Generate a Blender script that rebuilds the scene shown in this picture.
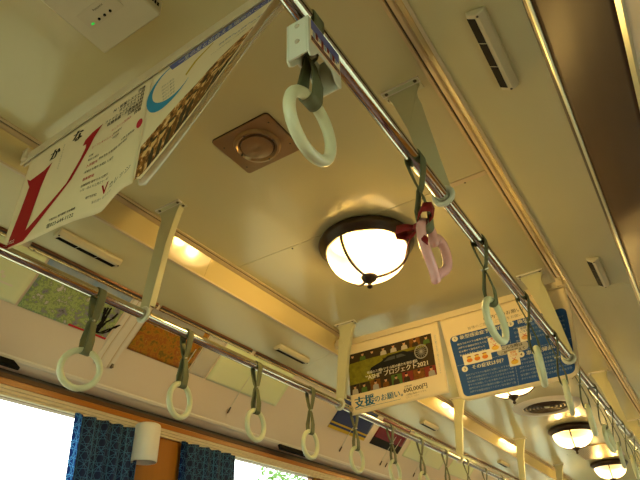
import bpy, bmesh, math, random
from mathutils import Vector, Matrix
from mathutils.geometry import tessellate_polygon
random.seed(7)
PI = math.pi
SC = bpy.context.scene
COL = SC.collection
for o in list(bpy.data.objects):
    bpy.data.objects.remove(o)

# ------------------------------------------------------------ camera
cd = bpy.data.cameras.new('camera')
cam = bpy.data.objects.new('camera', cd)
COL.objects.link(cam)
cd.sensor_width = 36.0
cd.lens = 36.0 * 562.68 / 640.0
cd.clip_start = 0.02
RT = ((0.8383466981675247, -0.3191109077432516, -0.44197629148053547),
      (0.5442950483366266, 0.4449357782011163, 0.7111786369350506),
      (-0.030293795203616938, -0.8367797690168215, 0.5467009275063618))
m = Matrix.Identity(4)
for i in range(3):
    m[i][0] = RT[i][0]
    m[i][1] = -RT[i][1]
    m[i][2] = -RT[i][2]
m[0][3], m[1][3], m[2][3] = 0.836, 0.0, 1.05
cam.matrix_world = m
SC.camera = cam

# ------------------------------------------------------------ world, sun, exposure
SC.view_settings.view_transform = 'Standard'
SC.view_settings.look = 'None'
SC.view_settings.exposure = 0.70
SC.view_settings.gamma = 1.0
SC.view_settings.use_curve_mapping = False

w = bpy.data.worlds.new('sky')
SC.world = w
w.use_nodes = True
nt = w.node_tree
nt.nodes.clear()
wo = nt.nodes.new('ShaderNodeOutputWorld')
bg = nt.nodes.new('ShaderNodeBackground')
tc = nt.nodes.new('ShaderNodeTexCoord')
sx = nt.nodes.new('ShaderNodeSeparateXYZ')
rp = nt.nodes.new('ShaderNodeValToRGB')
mr = nt.nodes.new('ShaderNodeMapRange')
mr.inputs[1].default_value = -1.0
mr.inputs[2].default_value = 1.0
nt.links.new(tc.outputs['Generated'], sx.inputs[0])
nt.links.new(sx.outputs[2], mr.inputs[0])
nt.links.new(mr.outputs[0], rp.inputs[0])
e = rp.color_ramp.elements
e[0].position = 0.0
e[0].color = (0.30, 0.31, 0.16, 1)
e[1].position = 1.0
e[1].color = (0.72, 0.86, 1.0, 1)
q = e.new(0.47)
q.color = (0.34, 0.40, 0.20, 1)
q = e.new(0.53)
q.color = (1.0, 1.0, 0.97, 1)
my = nt.nodes.new('ShaderNodeMapRange')
my.interpolation_type = 'SMOOTHSTEP'
my.inputs[1].default_value = -0.55
my.inputs[2].default_value = 0.35
nt.links.new(sx.outputs[1], my.inputs[0])
lowmix = nt.nodes.new('ShaderNodeMix')
lowmix.data_type = 'RGBA'
lowmix.inputs[6].default_value = (0.42, 0.86, 0.27, 1)
lowmix.inputs[7].default_value = (0.40, 0.42, 0.26, 1)
nt.links.new(my.outputs[0], lowmix.inputs[0])
mz = nt.nodes.new('ShaderNodeMapRange')
mz.inputs[1].default_value = -0.06
mz.inputs[2].default_value = 0.06
nt.links.new(sx.outputs[2], mz.inputs[0])
allmix = nt.nodes.new('ShaderNodeMix')
allmix.data_type = 'RGBA'
nt.links.new(mz.outputs[0], allmix.inputs[0])
nt.links.new(lowmix.outputs[2], allmix.inputs[6])
nt.links.new(rp.outputs[0], allmix.inputs[7])
nt.links.new(allmix.outputs[2], bg.inputs[0])
bg.inputs[1].default_value = 4.0
nt.links.new(bg.outputs[0], wo.inputs[0])

sl = bpy.data.lights.new('sun', 'SUN')
sl.energy = 3.0
sl.angle = 0.02
sl.color = (1.0, 0.94, 0.84)
so = bpy.data.objects.new('sun', sl)
COL.objects.link(so)
so.location = (-6, 3, 9)
so.rotation_euler = Vector((-0.62, 0.18, 0.72)).to_track_quat('Z', 'Y').to_euler()

# ------------------------------------------------------------ materials
def mat(name, col, rough=0.5, metal=0.0, spec=0.5, noise=None, bump=0.0, coat=0.0, nscale=30.0, trans=0.0, stretch=(1, 1, 1)):
    mt = bpy.data.materials.new(name)
    mt.use_nodes = True
    n = mt.node_tree
    b = n.nodes['Principled BSDF']
    b.inputs['Base Color'].default_value = (*col, 1)
    b.inputs['Roughness'].default_value = rough
    b.inputs['Metallic'].default_value = metal
    b.inputs['Specular IOR Level'].default_value = spec
    b.inputs['Coat Weight'].default_value = coat
    b.inputs['Coat Roughness'].default_value = 0.08
    tcn = n.nodes.new('ShaderNodeTexCoord')
    mp = n.nodes.new('ShaderNodeMapping')
    mp.inputs['Scale'].default_value = stretch
    n.links.new(tcn.outputs['Object'], mp.inputs[0])
    nz = n.nodes.new('ShaderNodeTexNoise')
    nz.inputs['Scale'].default_value = nscale
    nz.inputs['Detail'].default_value = 4
    n.links.new(mp.outputs[0], nz.inputs['Vector'])
    c2 = noise if noise else tuple(c * 0.94 for c in col)
    mx = n.nodes.new('ShaderNodeMix')
    mx.data_type = 'RGBA'
    mx.inputs[6].default_value = (*col, 1)
    mx.inputs[7].default_value = (*c2, 1)
    n.links.new(nz.outputs['Fac'], mx.inputs[0])
    n.links.new(mx.outputs[2], b.inputs['Base Color'])
    if bump:
        bp = n.nodes.new('ShaderNodeBump')
        bp.inputs['Strength'].default_value = bump
        bp.inputs['Distance'].default_value = 0.002
        n.links.new(nz.outputs['Fac'], bp.inputs['Height'])
        n.links.new(bp.outputs[0], b.inputs['Normal'])
    if trans:
        out = n.nodes['Material Output']
        tr = n.nodes.new('ShaderNodeBsdfTranslucent')
        n.links.new(mx.outputs[2], tr.inputs[0])
        ms = n.nodes.new('ShaderNodeMixShader')
        ms.inputs[0].default_value = trans
        n.links.new(b.outputs[0], ms.inputs[1])
        n.links.new(tr.outputs[0], ms.inputs[2])
        n.links.new(ms.outputs[0], out.inputs[0])
    return mt

def see_through(name, col, alpha, rough=0.05):
    mt = bpy.data.materials.new(name)
    mt.use_nodes = True
    n = mt.node_tree
    n.nodes.clear()
    out = n.nodes.new('ShaderNodeOutputMaterial')
    t = n.nodes.new('ShaderNodeBsdfTransparent')
    t.inputs[0].default_value = (*col, 1)
    g = n.nodes.new('ShaderNodeBsdfPrincipled')
    g.inputs['Base Color'].default_value = (*col, 1)
    g.inputs['Roughness'].default_value = rough
    ms = n.nodes.new('ShaderNodeMixShader')
    ms.inputs[0].default_value = alpha
    n.links.new(t.outputs[0], ms.inputs[1])
    n.links.new(g.outputs[0], ms.inputs[2])
    n.links.new(ms.outputs[0], out.inputs[0])
    return mt

M = {}
M['ceil'] = mat('cream ceiling laminate', (0.58, 0.53, 0.29), 0.18, nscale=3)
M['side'] = mat('pale side laminate', (0.63, 0.58, 0.33), 0.17, nscale=3)
M['cove'] = mat('cream cove laminate', (0.76, 0.67, 0.53), 0.24, nscale=3)
M['step'] = mat('cream gloss step', (0.65, 0.54, 0.26), 0.10, nscale=3, coat=0.5)
M['seam'] = mat('dark seam', (0.05, 0.04, 0.03), 0.7)
M['molding'] = mat('tan ceiling moulding', (0.58, 0.46, 0.26), 0.45)
M['wood'] = mat('orange varnished wood', (0.38, 0.13, 0.012), 0.32, spec=0.25, noise=(0.33, 0.12, 0.015), nscale=6, stretch=(10, 0.6, 10))
M['woodv'] = mat('orange varnished wood upright', (0.40, 0.15, 0.010), 0.40, spec=0.2, noise=(0.31, 0.12, 0.012), nscale=6, stretch=(10, 10, 0.6))
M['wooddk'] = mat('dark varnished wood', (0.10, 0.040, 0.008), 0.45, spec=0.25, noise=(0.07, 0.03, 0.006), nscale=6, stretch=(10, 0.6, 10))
M['beige'] = mat('beige blind cassette', (0.60, 0.50, 0.32), 0.4)
M['bronzetrim'] = mat('brown anodised retainer', (0.22, 0.10, 0.05), 0.28, metal=0.5)
M['goldtrim'] = mat('gold edge', (0.75, 0.60, 0.30), 0.25, metal=0.8)
M['silver'] = mat('satin silver edge', (0.62, 0.64, 0.50), 0.3, metal=0.7)
M['floor'] = mat('red brown floor', (0.13, 0.075, 0.06), 0.5, noise=(0.10, 0.06, 0.05), nscale=8)
M['steel'] = mat('polished steel', (0.58, 0.57, 0.52), 0.10, metal=1.0)
M['screw'] = mat('dark screw head', (0.10, 0.085, 0.06), 0.4, metal=0.7)
M['rivet'] = mat('bright rivet', (0.80, 0.76, 0.62), 0.25, metal=0.4)
M['bracket'] = mat('cream painted bracket', (0.54, 0.54, 0.34), 0.35)
M['strap'] = mat('olive strap webbing', (0.135, 0.150, 0.070), 0.65, noise=(0.10, 0.11, 0.05), nscale=300, bump=0.3)
M['ring'] = mat('ivory plastic ring', (0.70, 0.72, 0.46), 0.28, trans=0.15)
M['pink'] = mat('pink pearl plastic', (0.72, 0.38, 0.34), 0.22, trans=0.1)
M['ribbon'] = mat('dark red ribbon', (0.20, 0.010, 0.008), 0.55, spec=0.2)
M['paleplastic'] = mat('pale grey plastic', (0.66, 0.68, 0.56), 0.35)
M['bronze'] = mat('dark bronze', (0.030, 0.018, 0.009), 0.35, metal=0.4, noise=(0.05, 0.028, 0.013))
M['speaker'] = mat('bronze plate', (0.36, 0.24, 0.12), 0.30, metal=0.75)
M['speakerdk'] = mat('bronze groove', (0.13, 0.085, 0.045), 0.45, metal=0.6)
M['box'] = mat('cream appliance plastic', (0.64, 0.58, 0.40), 0.45)
M['boxpanel'] = mat('appliance fascia', (0.62, 0.55, 0.38), 0.35)
M['black'] = mat('black', (0.006, 0.006, 0.006), 0.7, spec=0.08)
M['vent'] = mat('pale vent housing', (0.62, 0.56, 0.36), 0.4)
M['paper'] = mat('white poster paper', (0.86, 0.74, 0.50), 0.65, spec=0.15, trans=0.10)
M['rail'] = mat('cream poster rail', (0.66, 0.57, 0.38), 0.45)
M['red'] = mat('poster red ink', (0.36, 0.010, 0.014), 0.65, spec=0.15)
M['hanko'] = mat('poster seal red', (0.55, 0.03, 0.05), 0.65, spec=0.15)
M['ink'] = mat('black ink', (0.035, 0.028, 0.02), 0.65, spec=0.15)
M['white'] = mat('white ink', (0.80, 0.76, 0.62), 0.65, spec=0.15)
M['blueink'] = mat('sky blue ink', (0.04, 0.27, 0.48), 0.65, spec=0.15)
M['violet'] = mat('violet blue ink', (0.13, 0.14, 0.36), 0.65, spec=0.15)
M['gold'] = mat('gold ink', (0.55, 0.38, 0.03), 0.65, spec=0.15)
M['notice'] = mat('notice blue ink', (0.022, 0.085, 0.30), 0.65, spec=0.15)
M['textblue'] = mat('headline blue ink', (0.02, 0.15, 0.30), 0.65, spec=0.15)
M['greyink'] = mat('grey bubble ink', (0.42, 0.42, 0.40), 0.65, spec=0.15)
M['paleink'] = mat('pale small print ink', (0.33, 0.40, 0.55), 0.65, spec=0.15)
M['greysmall'] = mat('grey small print ink', (0.30, 0.27, 0.20), 0.65, spec=0.15)
M['orangeink'] = mat('orange ink', (0.65, 0.20, 0.03), 0.65, spec=0.15)
M['yellowink'] = mat('yellow ink', (0.75, 0.50, 0.08), 0.65, spec=0.15)
M['photodark'] = mat('dark photo', (0.045, 0.030, 0.014), 0.65, spec=0.15)
M['photobrown'] = mat('sepia photo', (0.30, 0.12, 0.02), 0.65, spec=0.15, noise=(0.04, 0.014, 0.003), nscale=75)
M['photogreen'] = mat('green field photo', (0.33, 0.30, 0.02), 0.65, spec=0.15, noise=(0.07, 0.07, 0.01), nscale=55)
M['skin'] = mat('photo skin tone', (0.58, 0.33, 0.17), 0.65, spec=0.15)
M['sepialight'] = mat('light sepia', (0.74, 0.46, 0.18), 0.65, spec=0.15)
M['cloth1'] = mat('photo green cloth', (0.08, 0.15, 0.03), 0.65, spec=0.15)
M['cloth2'] = mat('photo red backdrop', (0.20, 0.03, 0.02), 0.65, spec=0.15)
M['cloth3'] = mat('photo grey cloth', (0.33, 0.32, 0.28), 0.65, spec=0.15)
M['shirt'] = mat('photo pale shirt', (0.46, 0.42, 0.34), 0.65, spec=0.15)
M['carglass'] = mat('photo car glass', (0.07, 0.075, 0.07), 0.65, spec=0.15)
M['carink'] = mat('photo black car', (0.012, 0.012, 0.012), 0.65, spec=0.15)
M['greenglare'] = mat('glare-tinted pale green poster', (0.70, 0.82, 0.44), 0.20, noise=(0.78, 0.82, 0.58), nscale=4)  # glare on the glossy sheets, painted in as a pale green colour
M['spring'] = mat('spring landscape print', (0.18, 0.27, 0.05), 0.25, noise=(0.42, 0.38, 0.30), nscale=14)
M['autumn'] = mat('autumn leaves print', (0.42, 0.17, 0.01), 0.25, noise=(0.20, 0.13, 0.01), nscale=22)
def ramp_mat(name, stops, scale, rough=0.3, spec=0.3, detail=9.0):
    mt = bpy.data.materials.new(name)
    mt.use_nodes = True
    n = mt.node_tree
    b = n.nodes['Principled BSDF']
    b.inputs['Roughness'].default_value = rough
    b.inputs['Specular IOR Level'].default_value = spec
    t = n.nodes.new('ShaderNodeTexCoord')
    nz = n.nodes.new('ShaderNodeTexNoise')
    nz.inputs['Scale'].default_value = scale
    nz.inputs['Detail'].default_value = detail
    nz.inputs['Roughness'].default_value = 0.68
    n.links.new(t.outputs['Object'], nz.inputs['Vector'])
    cr = n.nodes.new('ShaderNodeValToRGB')
    el = cr.color_ramp.elements
    el[0].position, el[0].color = stops[0][0], (*stops[0][1], 1)
    el[1].position, el[1].color = stops[-1][0], (*stops[-1][1], 1)
    for p_, c_ in stops[1:-1]:
        k_ = el.new(p_)
        k_.color = (*c_, 1)
    n.links.new(nz.outputs['Fac'], cr.inputs[0])
    n.links.new(cr.outputs[0], b.inputs['Base Color'])
    return mt
M['spring'] = ramp_mat('spring landscape print', [(0.30, (0.05, 0.08, 0.05)), (0.40, (0.26, 0.24, 0.32)), (0.47, (0.24, 0.34, 0.10)), (0.52, (0.44, 0.54, 0.22)), (0.57, (0.20, 0.27, 0.10)), (0.64, (0.66, 0.60, 0.62))], 24)
M['autumn'] = ramp_mat('autumn leaves print', [(0.30, (0.05, 0.05, 0.008)), (0.42, (0.22, 0.14, 0.01)), (0.50, (0.42, 0.19, 0.012)), (0.58, (0.28, 0.08, 0.008)), (0.70, (0.50, 0.34, 0.05))], 34)
M['crowd'] = ramp_mat('sepia crowd photo', [(0.36, (0.03, 0.012, 0.003)), (0.46, (0.20, 0.075, 0.012)), (0.53, (0.42, 0.18, 0.04)), (0.60, (0.80, 0.52, 0.24))], 48, 0.6, 0.15, 4.0)
M['skyprint'] = mat('blue sky print', (0.10, 0.25, 0.50), 0.25, noise=(0.5, 0.5, 0.45), nscale=20)
M['navyprint'] = mat('navy print', (0.03, 0.05, 0.14), 0.2)
M['maroon'] = mat('maroon print', (0.16, 0.02, 0.02), 0.2)
M['brownposter'] = mat('dark brown gloss poster', (0.052, 0.026, 0.012), 0.42, spec=0.25, noise=(0.065, 0.032, 0.014), nscale=5)
M['lampwhite'] = mat('white lamp shade', (0.72, 0.68, 0.58), 0.5)
M['leaf'] = mat('tree leaves', (0.12, 0.24, 0.05), 0.5, trans=0.4)
M['bark'] = mat('tree bark', (0.12, 0.08, 0.05), 0.8)
M['grass'] = mat('grass field', (0.26, 0.25, 0.15), 0.9, noise=(0.20, 0.20, 0.10), nscale=2)
M['pane'] = see_through('window glass', (0.95, 0.98, 0.96), 0.06, 0.02)
M['clear'] = see_through('clear plastic', (0.90, 0.90, 0.84), 0.38, 0.15)
M['laminate'] = see_through('clear laminate', (0.92, 0.92, 0.88), 0.45, 0.15)

def emit(name, col, strength):
    mt = bpy.data.materials.new(name)
    mt.use_nodes = True
    n = mt.node_tree
    b = n.nodes['Principled BSDF']
    b.inputs['Base Color'].default_value = (*col, 1)
    b.inputs['Emission Color'].default_value = (*col, 1)
    b.inputs['Emission Strength'].default_value = strength
    return mt
M['led'] = emit('green led', (0.05, 0.9, 0.12), 0.22)

def bowl_material():
    mt = bpy.data.materials.new('glowing alabaster glass')
    mt.use_nodes = True
    n = mt.node_tree
    b = n.nodes['Principled BSDF']
    b.inputs['Base Color'].default_value = (0.8, 0.72, 0.5, 1)
    b.inputs['Roughness'].default_value = 0.25
    t = n.nodes.new('ShaderNodeTexCoord')
    tot = None
    for p in ((-0.075, 0.0, -0.09), (0.075, 0.0, -0.09)):
        d = n.nodes.new('ShaderNodeVectorMath')
        d.operation = 'DISTANCE'
        d.inputs[1].default_value = p
        n.links.new(t.outputs['Object'], d.inputs[0])
        r = n.nodes.new('ShaderNodeMapRange')
        r.inputs[1].default_value = 0.05
        r.inputs[2].default_value = 0.17
        r.inputs[3].default_value = 1.0
        r.inputs[4].default_value = 0.0
        n.links.new(d.outputs['Value'], r.inputs[0])
        if tot is None:
            tot = r.outputs[0]
        else:
            a = n.nodes.new('ShaderNodeMath')
            a.operation = 'ADD'
            n.links.new(tot, a.inputs[0])
            n.links.new(r.outputs[0], a.inputs[1])
            tot = a.outputs[0]
    cr = n.nodes.new('ShaderNodeValToRGB')
    cr.color_ramp.elements[0].color = (1.0, 0.72, 0.26, 1)
    cr.color_ramp.elements[1].color = (1.0, 0.84, 0.52, 1)
    cr.color_ramp.elements[1].position = 0.7
    n.links.new(tot, cr.inputs[0])
    mu = n.nodes.new('ShaderNodeMath')
    mu.operation = 'MULTIPLY_ADD'
    mu.inputs[1].default_value = 2.6
    mu.inputs[2].default_value = 0.75
    n.links.new(tot, mu.inputs[0])
    n.links.new(cr.outputs[0], b.inputs['Emission Color'])
    n.links.new(mu.outputs[0], b.inputs['Emission Strength'])
    tr = n.nodes.new('ShaderNodeBsdfTransparent')
    tr.inputs[0].default_value = (1.0, 0.93, 0.78, 1)
    ms = n.nodes.new('ShaderNodeMixShader')
    ms.inputs[0].default_value = 0.62
    n.links.new(tr.outputs[0], ms.inputs[1])
    n.links.new(b.outputs[0], ms.inputs[2])
    n.links.new(ms.outputs[0], n.nodes['Material Output'].inputs[0])
    return mt
M['bowl'] = bowl_material()

def curtain_material(name, through):
    mt = bpy.data.materials.new(name)
    mt.use_nodes = True
    n = mt.node_tree
    b = n.nodes['Principled BSDF']
    out = n.nodes['Material Output']
    b.inputs['Roughness'].default_value = 0.8
    uv = n.nodes.new('ShaderNodeUVMap')
    uv.uv_map = 'UVMap'
    def math_(op, a, bb=None):
        k = n.nodes.new('ShaderNodeMath')
        k.operation = op
        for i, v in enumerate((a, bb)):
            if v is None:
                continue
            if isinstance(v, (int, float)):
                k.inputs[i].default_value = v
            else:
                n.links.new(v, k.inputs[i])
        return k.outputs[0]
    tot = None
    for ang, per, wd in ((30, 0.030, 0.065), (90, 0.030, 0.065), (150, 0.030, 0.065), (0, 0.052, 0.07), (60, 0.052, 0.04), (120, 0.052, 0.04)):
        dp = n.nodes.new('ShaderNodeVectorMath')
        dp.operation = 'DOT_PRODUCT'
        a = math.radians(ang)
        dp.inputs[1].default_value = (math.cos(a) / per, math.sin(a) / per, 0)
        n.links.new(uv.outputs[0], dp.inputs[0])
        fr = math_('FRACT', dp.outputs['Value'])
        ds = math_('ABSOLUTE', math_('SUBTRACT', fr, 0.5))
        ln = math_('LESS_THAN', ds, wd * 0.5)
        tot = ln if tot is None else math_('MAXIMUM', tot, ln)
    mx = n.nodes.new('ShaderNodeMix')
    mx.data_type = 'RGBA'
    mx.inputs[6].default_value = (0.003, 0.012, 0.06, 1)
    mx.inputs[7].default_value = (0.045, 0.16, 0.30, 1)
    n.links.new(tot, mx.inputs[0])
    n.links.new(mx.outputs[2], b.inputs['Base Color'])
    tr = n.nodes.new('ShaderNodeBsdfTranslucent')
    n.links.new(mx.outputs[2], tr.inputs[0])
    ms = n.nodes.new('ShaderNodeMixShader')
    ms.inputs[0].default_value = through
    n.links.new(b.outputs[0], ms.inputs[1])
    n.links.new(tr.outputs[0], ms.inputs[2])
    n.links.new(ms.outputs[0], out.inputs[0])
    return mt
M['curtain'] = curtain_material('navy hemp leaf curtain cloth', 0.12)
M['hem'] = curtain_material('navy hemp leaf single cloth', 0.8)

# ------------------------------------------------------------ mesh helpers
class MB:
    def __init__(s):
        s.v, s.f, s.m, s.uv = [], [], [], None
    def add(s, vs, fs, mi=0):
        b = len(s.v)
        s.v += [tuple(p) for p in vs]
        s.f += [tuple(i + b for i in f) for f in fs]
        s.m += [mi] * len(fs)
        return s
    def box(s, lo, hi, mi=0):
        x0, y0, z0 = lo
        x1, y1, z1 = hi
        return s.add([(x0, y0, z0), (x1, y0, z0), (x1, y1, z0), (x0, y1, z0), (x0, y0, z1), (x1, y0, z1), (x1, y1, z1), (x0, y1, z1)],
                     [(3, 2, 1, 0), (4, 5, 6, 7), (0, 1, 5, 4), (1, 2, 6, 5), (2, 3, 7, 6), (3, 0, 4, 7)], mi)
    def lathe(s, prof, n=40, c=(0, 0, 0), mi=0, flip=False):
        vs, fs = [], []
        k = len(prof)
        for i in range(n):
            a = 2 * PI * i / n
            for r, z in prof:
                vs.append((c[0] + r * math.cos(a), c[1] + r * math.sin(a), c[2] + z))
        for i in range(n):
            j = (i + 1) % n
            for t in range(k - 1):
                q = (i * k + t, j * k + t, j * k + t + 1, i * k + t + 1)
                fs.append(q[::-1] if flip else q)
        return s.add(vs, fs, mi)
    def tube(s, pts, r, n=12, mi=0, closed=False, caps=True, squash=None):
        pts = [Vector(p) for p in pts]
        N = len(pts)
        rr = r if isinstance(r, (list, tuple)) else [r] * N
        vs, fs = [], []
        up = None
        for i in range(N):
            if closed:
                t = pts[(i + 1) % N] - pts[i - 1]
            else:
                t = pts[min(i + 1, N - 1)] - pts[max(i - 1, 0)]
            t.normalize()
            if up is None:
                up = Vector((1, 0, 0)) if abs(t.x) < 0.8 else Vector((0, 0, 1))
            a = t.cross(up)
            a.normalize()
            bq = a.cross(t)
            bq.normalize()
            up = bq
            for k in range(n):
                th = 2 * PI * k / n
                vs.append(pts[i] + a * (rr[i] * math.cos(th)) + bq * (rr[i] * math.sin(th)))
        for i in range(N if closed else N - 1):
            j = (i + 1) % N
            for k in range(n):
                l = (k + 1) % n
                fs.append((i * n + k, i * n + l, j * n + l, j * n + k))
        if caps and not closed:
            fs.append(tuple(range(n - 1, -1, -1)))
            fs.append(tuple((N - 1) * n + k for k in range(n)))
        return s.add(vs, fs, mi)
    def prism(s, poly, axis, a, b, mi=0):
        """poly in the two other axes, extruded along axis from a to b"""
        def mk(p, c):
            if axis == 'y':
                return (p[0], c, p[1])
            if axis == 'x':
                return (c, p[0], p[1])
            return (p[0], p[1], c)
        n = len(poly)
        vs = [mk(p, a) for p in poly] + [mk(p, b) for p in poly]
        fs = [tuple(range(n - 1, -1, -1)), tuple(range(n, 2 * n))]
        for i in range(n):
            j = (i + 1) % n
            fs.append((i, j, n + j, n + i))
        return s.add(vs, fs, mi)
    def build(s, name, mats, parent=None, smooth=True, bevel=0.0, solid=0.0, angle=35):
        me = bpy.data.meshes.new(name)
        me.from_pydata(s.v, [], s.f)
        bm = bmesh.new()
        bm.from_mesh(me)
        bmesh.ops.recalc_face_normals(bm, faces=bm.faces)
        bm.to_mesh(me)
        bm.free()
        if not isinstance(mats, (list, tuple)):
            mats = [mats]
        for q in mats:
            me.materials.append(q)
        for p, i in zip(me.polygons, s.m):
            p.material_index = i
            p.use_smooth = smooth
        if smooth:
            me.set_sharp_from_angle(angle=math.radians(angle))
        o = bpy.data.objects.new(name, me)
        COL.objects.link(o)
        if parent:
            o.parent = parent
        if solid:
            sm = o.modifiers.new('thick', 'SOLIDIFY')
            sm.thickness = solid
            sm.offset = 0
        if bevel:
            bv = o.modifiers.new('bevel', 'BEVEL')
            bv.width = bevel
            bv.segments = 2
            bv.limit_method = 'ANGLE'
            bv.angle_limit = math.radians(40)
        return o

def tag(o, label=None, cat=None, group=None, kind=None):
    if label:
        o['label'] = label
    if cat:
        o['category'] = cat
    if group:
        o['group'] = group
    if kind:
        o['kind'] = kind
    return o

def thing(name, label, cat, loc=(0, 0, 0), rot=(0, 0, 0), group=None):
    o = bpy.data.objects.new(name, None)
    COL.objects.link(o)
    o.empty_display_size = 0.05
    o.location = loc
    o.rotation_euler = rot
    return tag(o, label, cat, group)

def copy_tree(o, parent=None):
    c = o.copy()
    COL.objects.link(c)
    if parent:
        c.parent = parent
    for ch in list(o.children):
        copy_tree(ch, c)
    return c

def struct(o):
    o['kind'] = 'structure'
    return o

# ------------------------------------------------------------ structure
Y0, Y1 = -1.6, 11.5
ZC, ZS, HX, SX = 2.265, 2.175, 0.570, 0.609
SEAMS = [-0.83, 1.555, 3.945, 6.335, 8.725]

b = MB()
edges = [Y0] + SEAMS + [Y1]
for a, c in zip(edges[:-1], edges[1:]):
    b.box((-HX, a + 0.0015, ZC), (HX, c - 0.0015, ZC + 0.012))
b.box((-1.2, Y0, ZC + 0.014), (1.2, Y1, ZC + 0.05), 1)
for ys in SEAMS:                      # seam cover strips on the right, with the joint screws
    b.box((0.36, ys - 0.012, ZC - 0.002), (HX - 0.03, ys + 0.012, ZC + 0.001), 2)
    for x in (-0.545, -0.27, 0.02, 0.30, 0.46):
        b.lathe([(0, -0.0035), (0.003, -0.003), (0.004, 0.001)], 8, (x, ys + 0.012, ZC), 3)
struct(b.build('ceiling', [M['ceil'], M['seam'], M['molding'], M['screw']], smooth=False))

b = MB()
b.box((-1.2, Y0, -0.05), (1.2, Y1, 0.0))
struct(b.build('floor', M['floor'], smooth=False))

# cove profile (right side, mirrored for the left): rack, lower curved panel, lip
COVE = [(0.840, 2.112), (0.870, 2.073), (0.900, 2.037), (0.938, 1.996), (0.978, 1.955), (1.010, 1.916), (1.040, 1.876), (1.066, 1.842), (1.082, 1.822),
        (1.092, 1.812), (1.106, 1.804), (1.124, 1.797)]
PILLARS = [(-1.19 - 0.0, -0.88), (0.22, 0.53), (1.63, 1.94), (3.04, 3.35), (4.45, 4.76), (5.86, 6.17), (7.27, 7.58), (8.68, 8.99), (10.09, 10.40)]
WZ0, WZ1 = 0.86, 1.712

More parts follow.
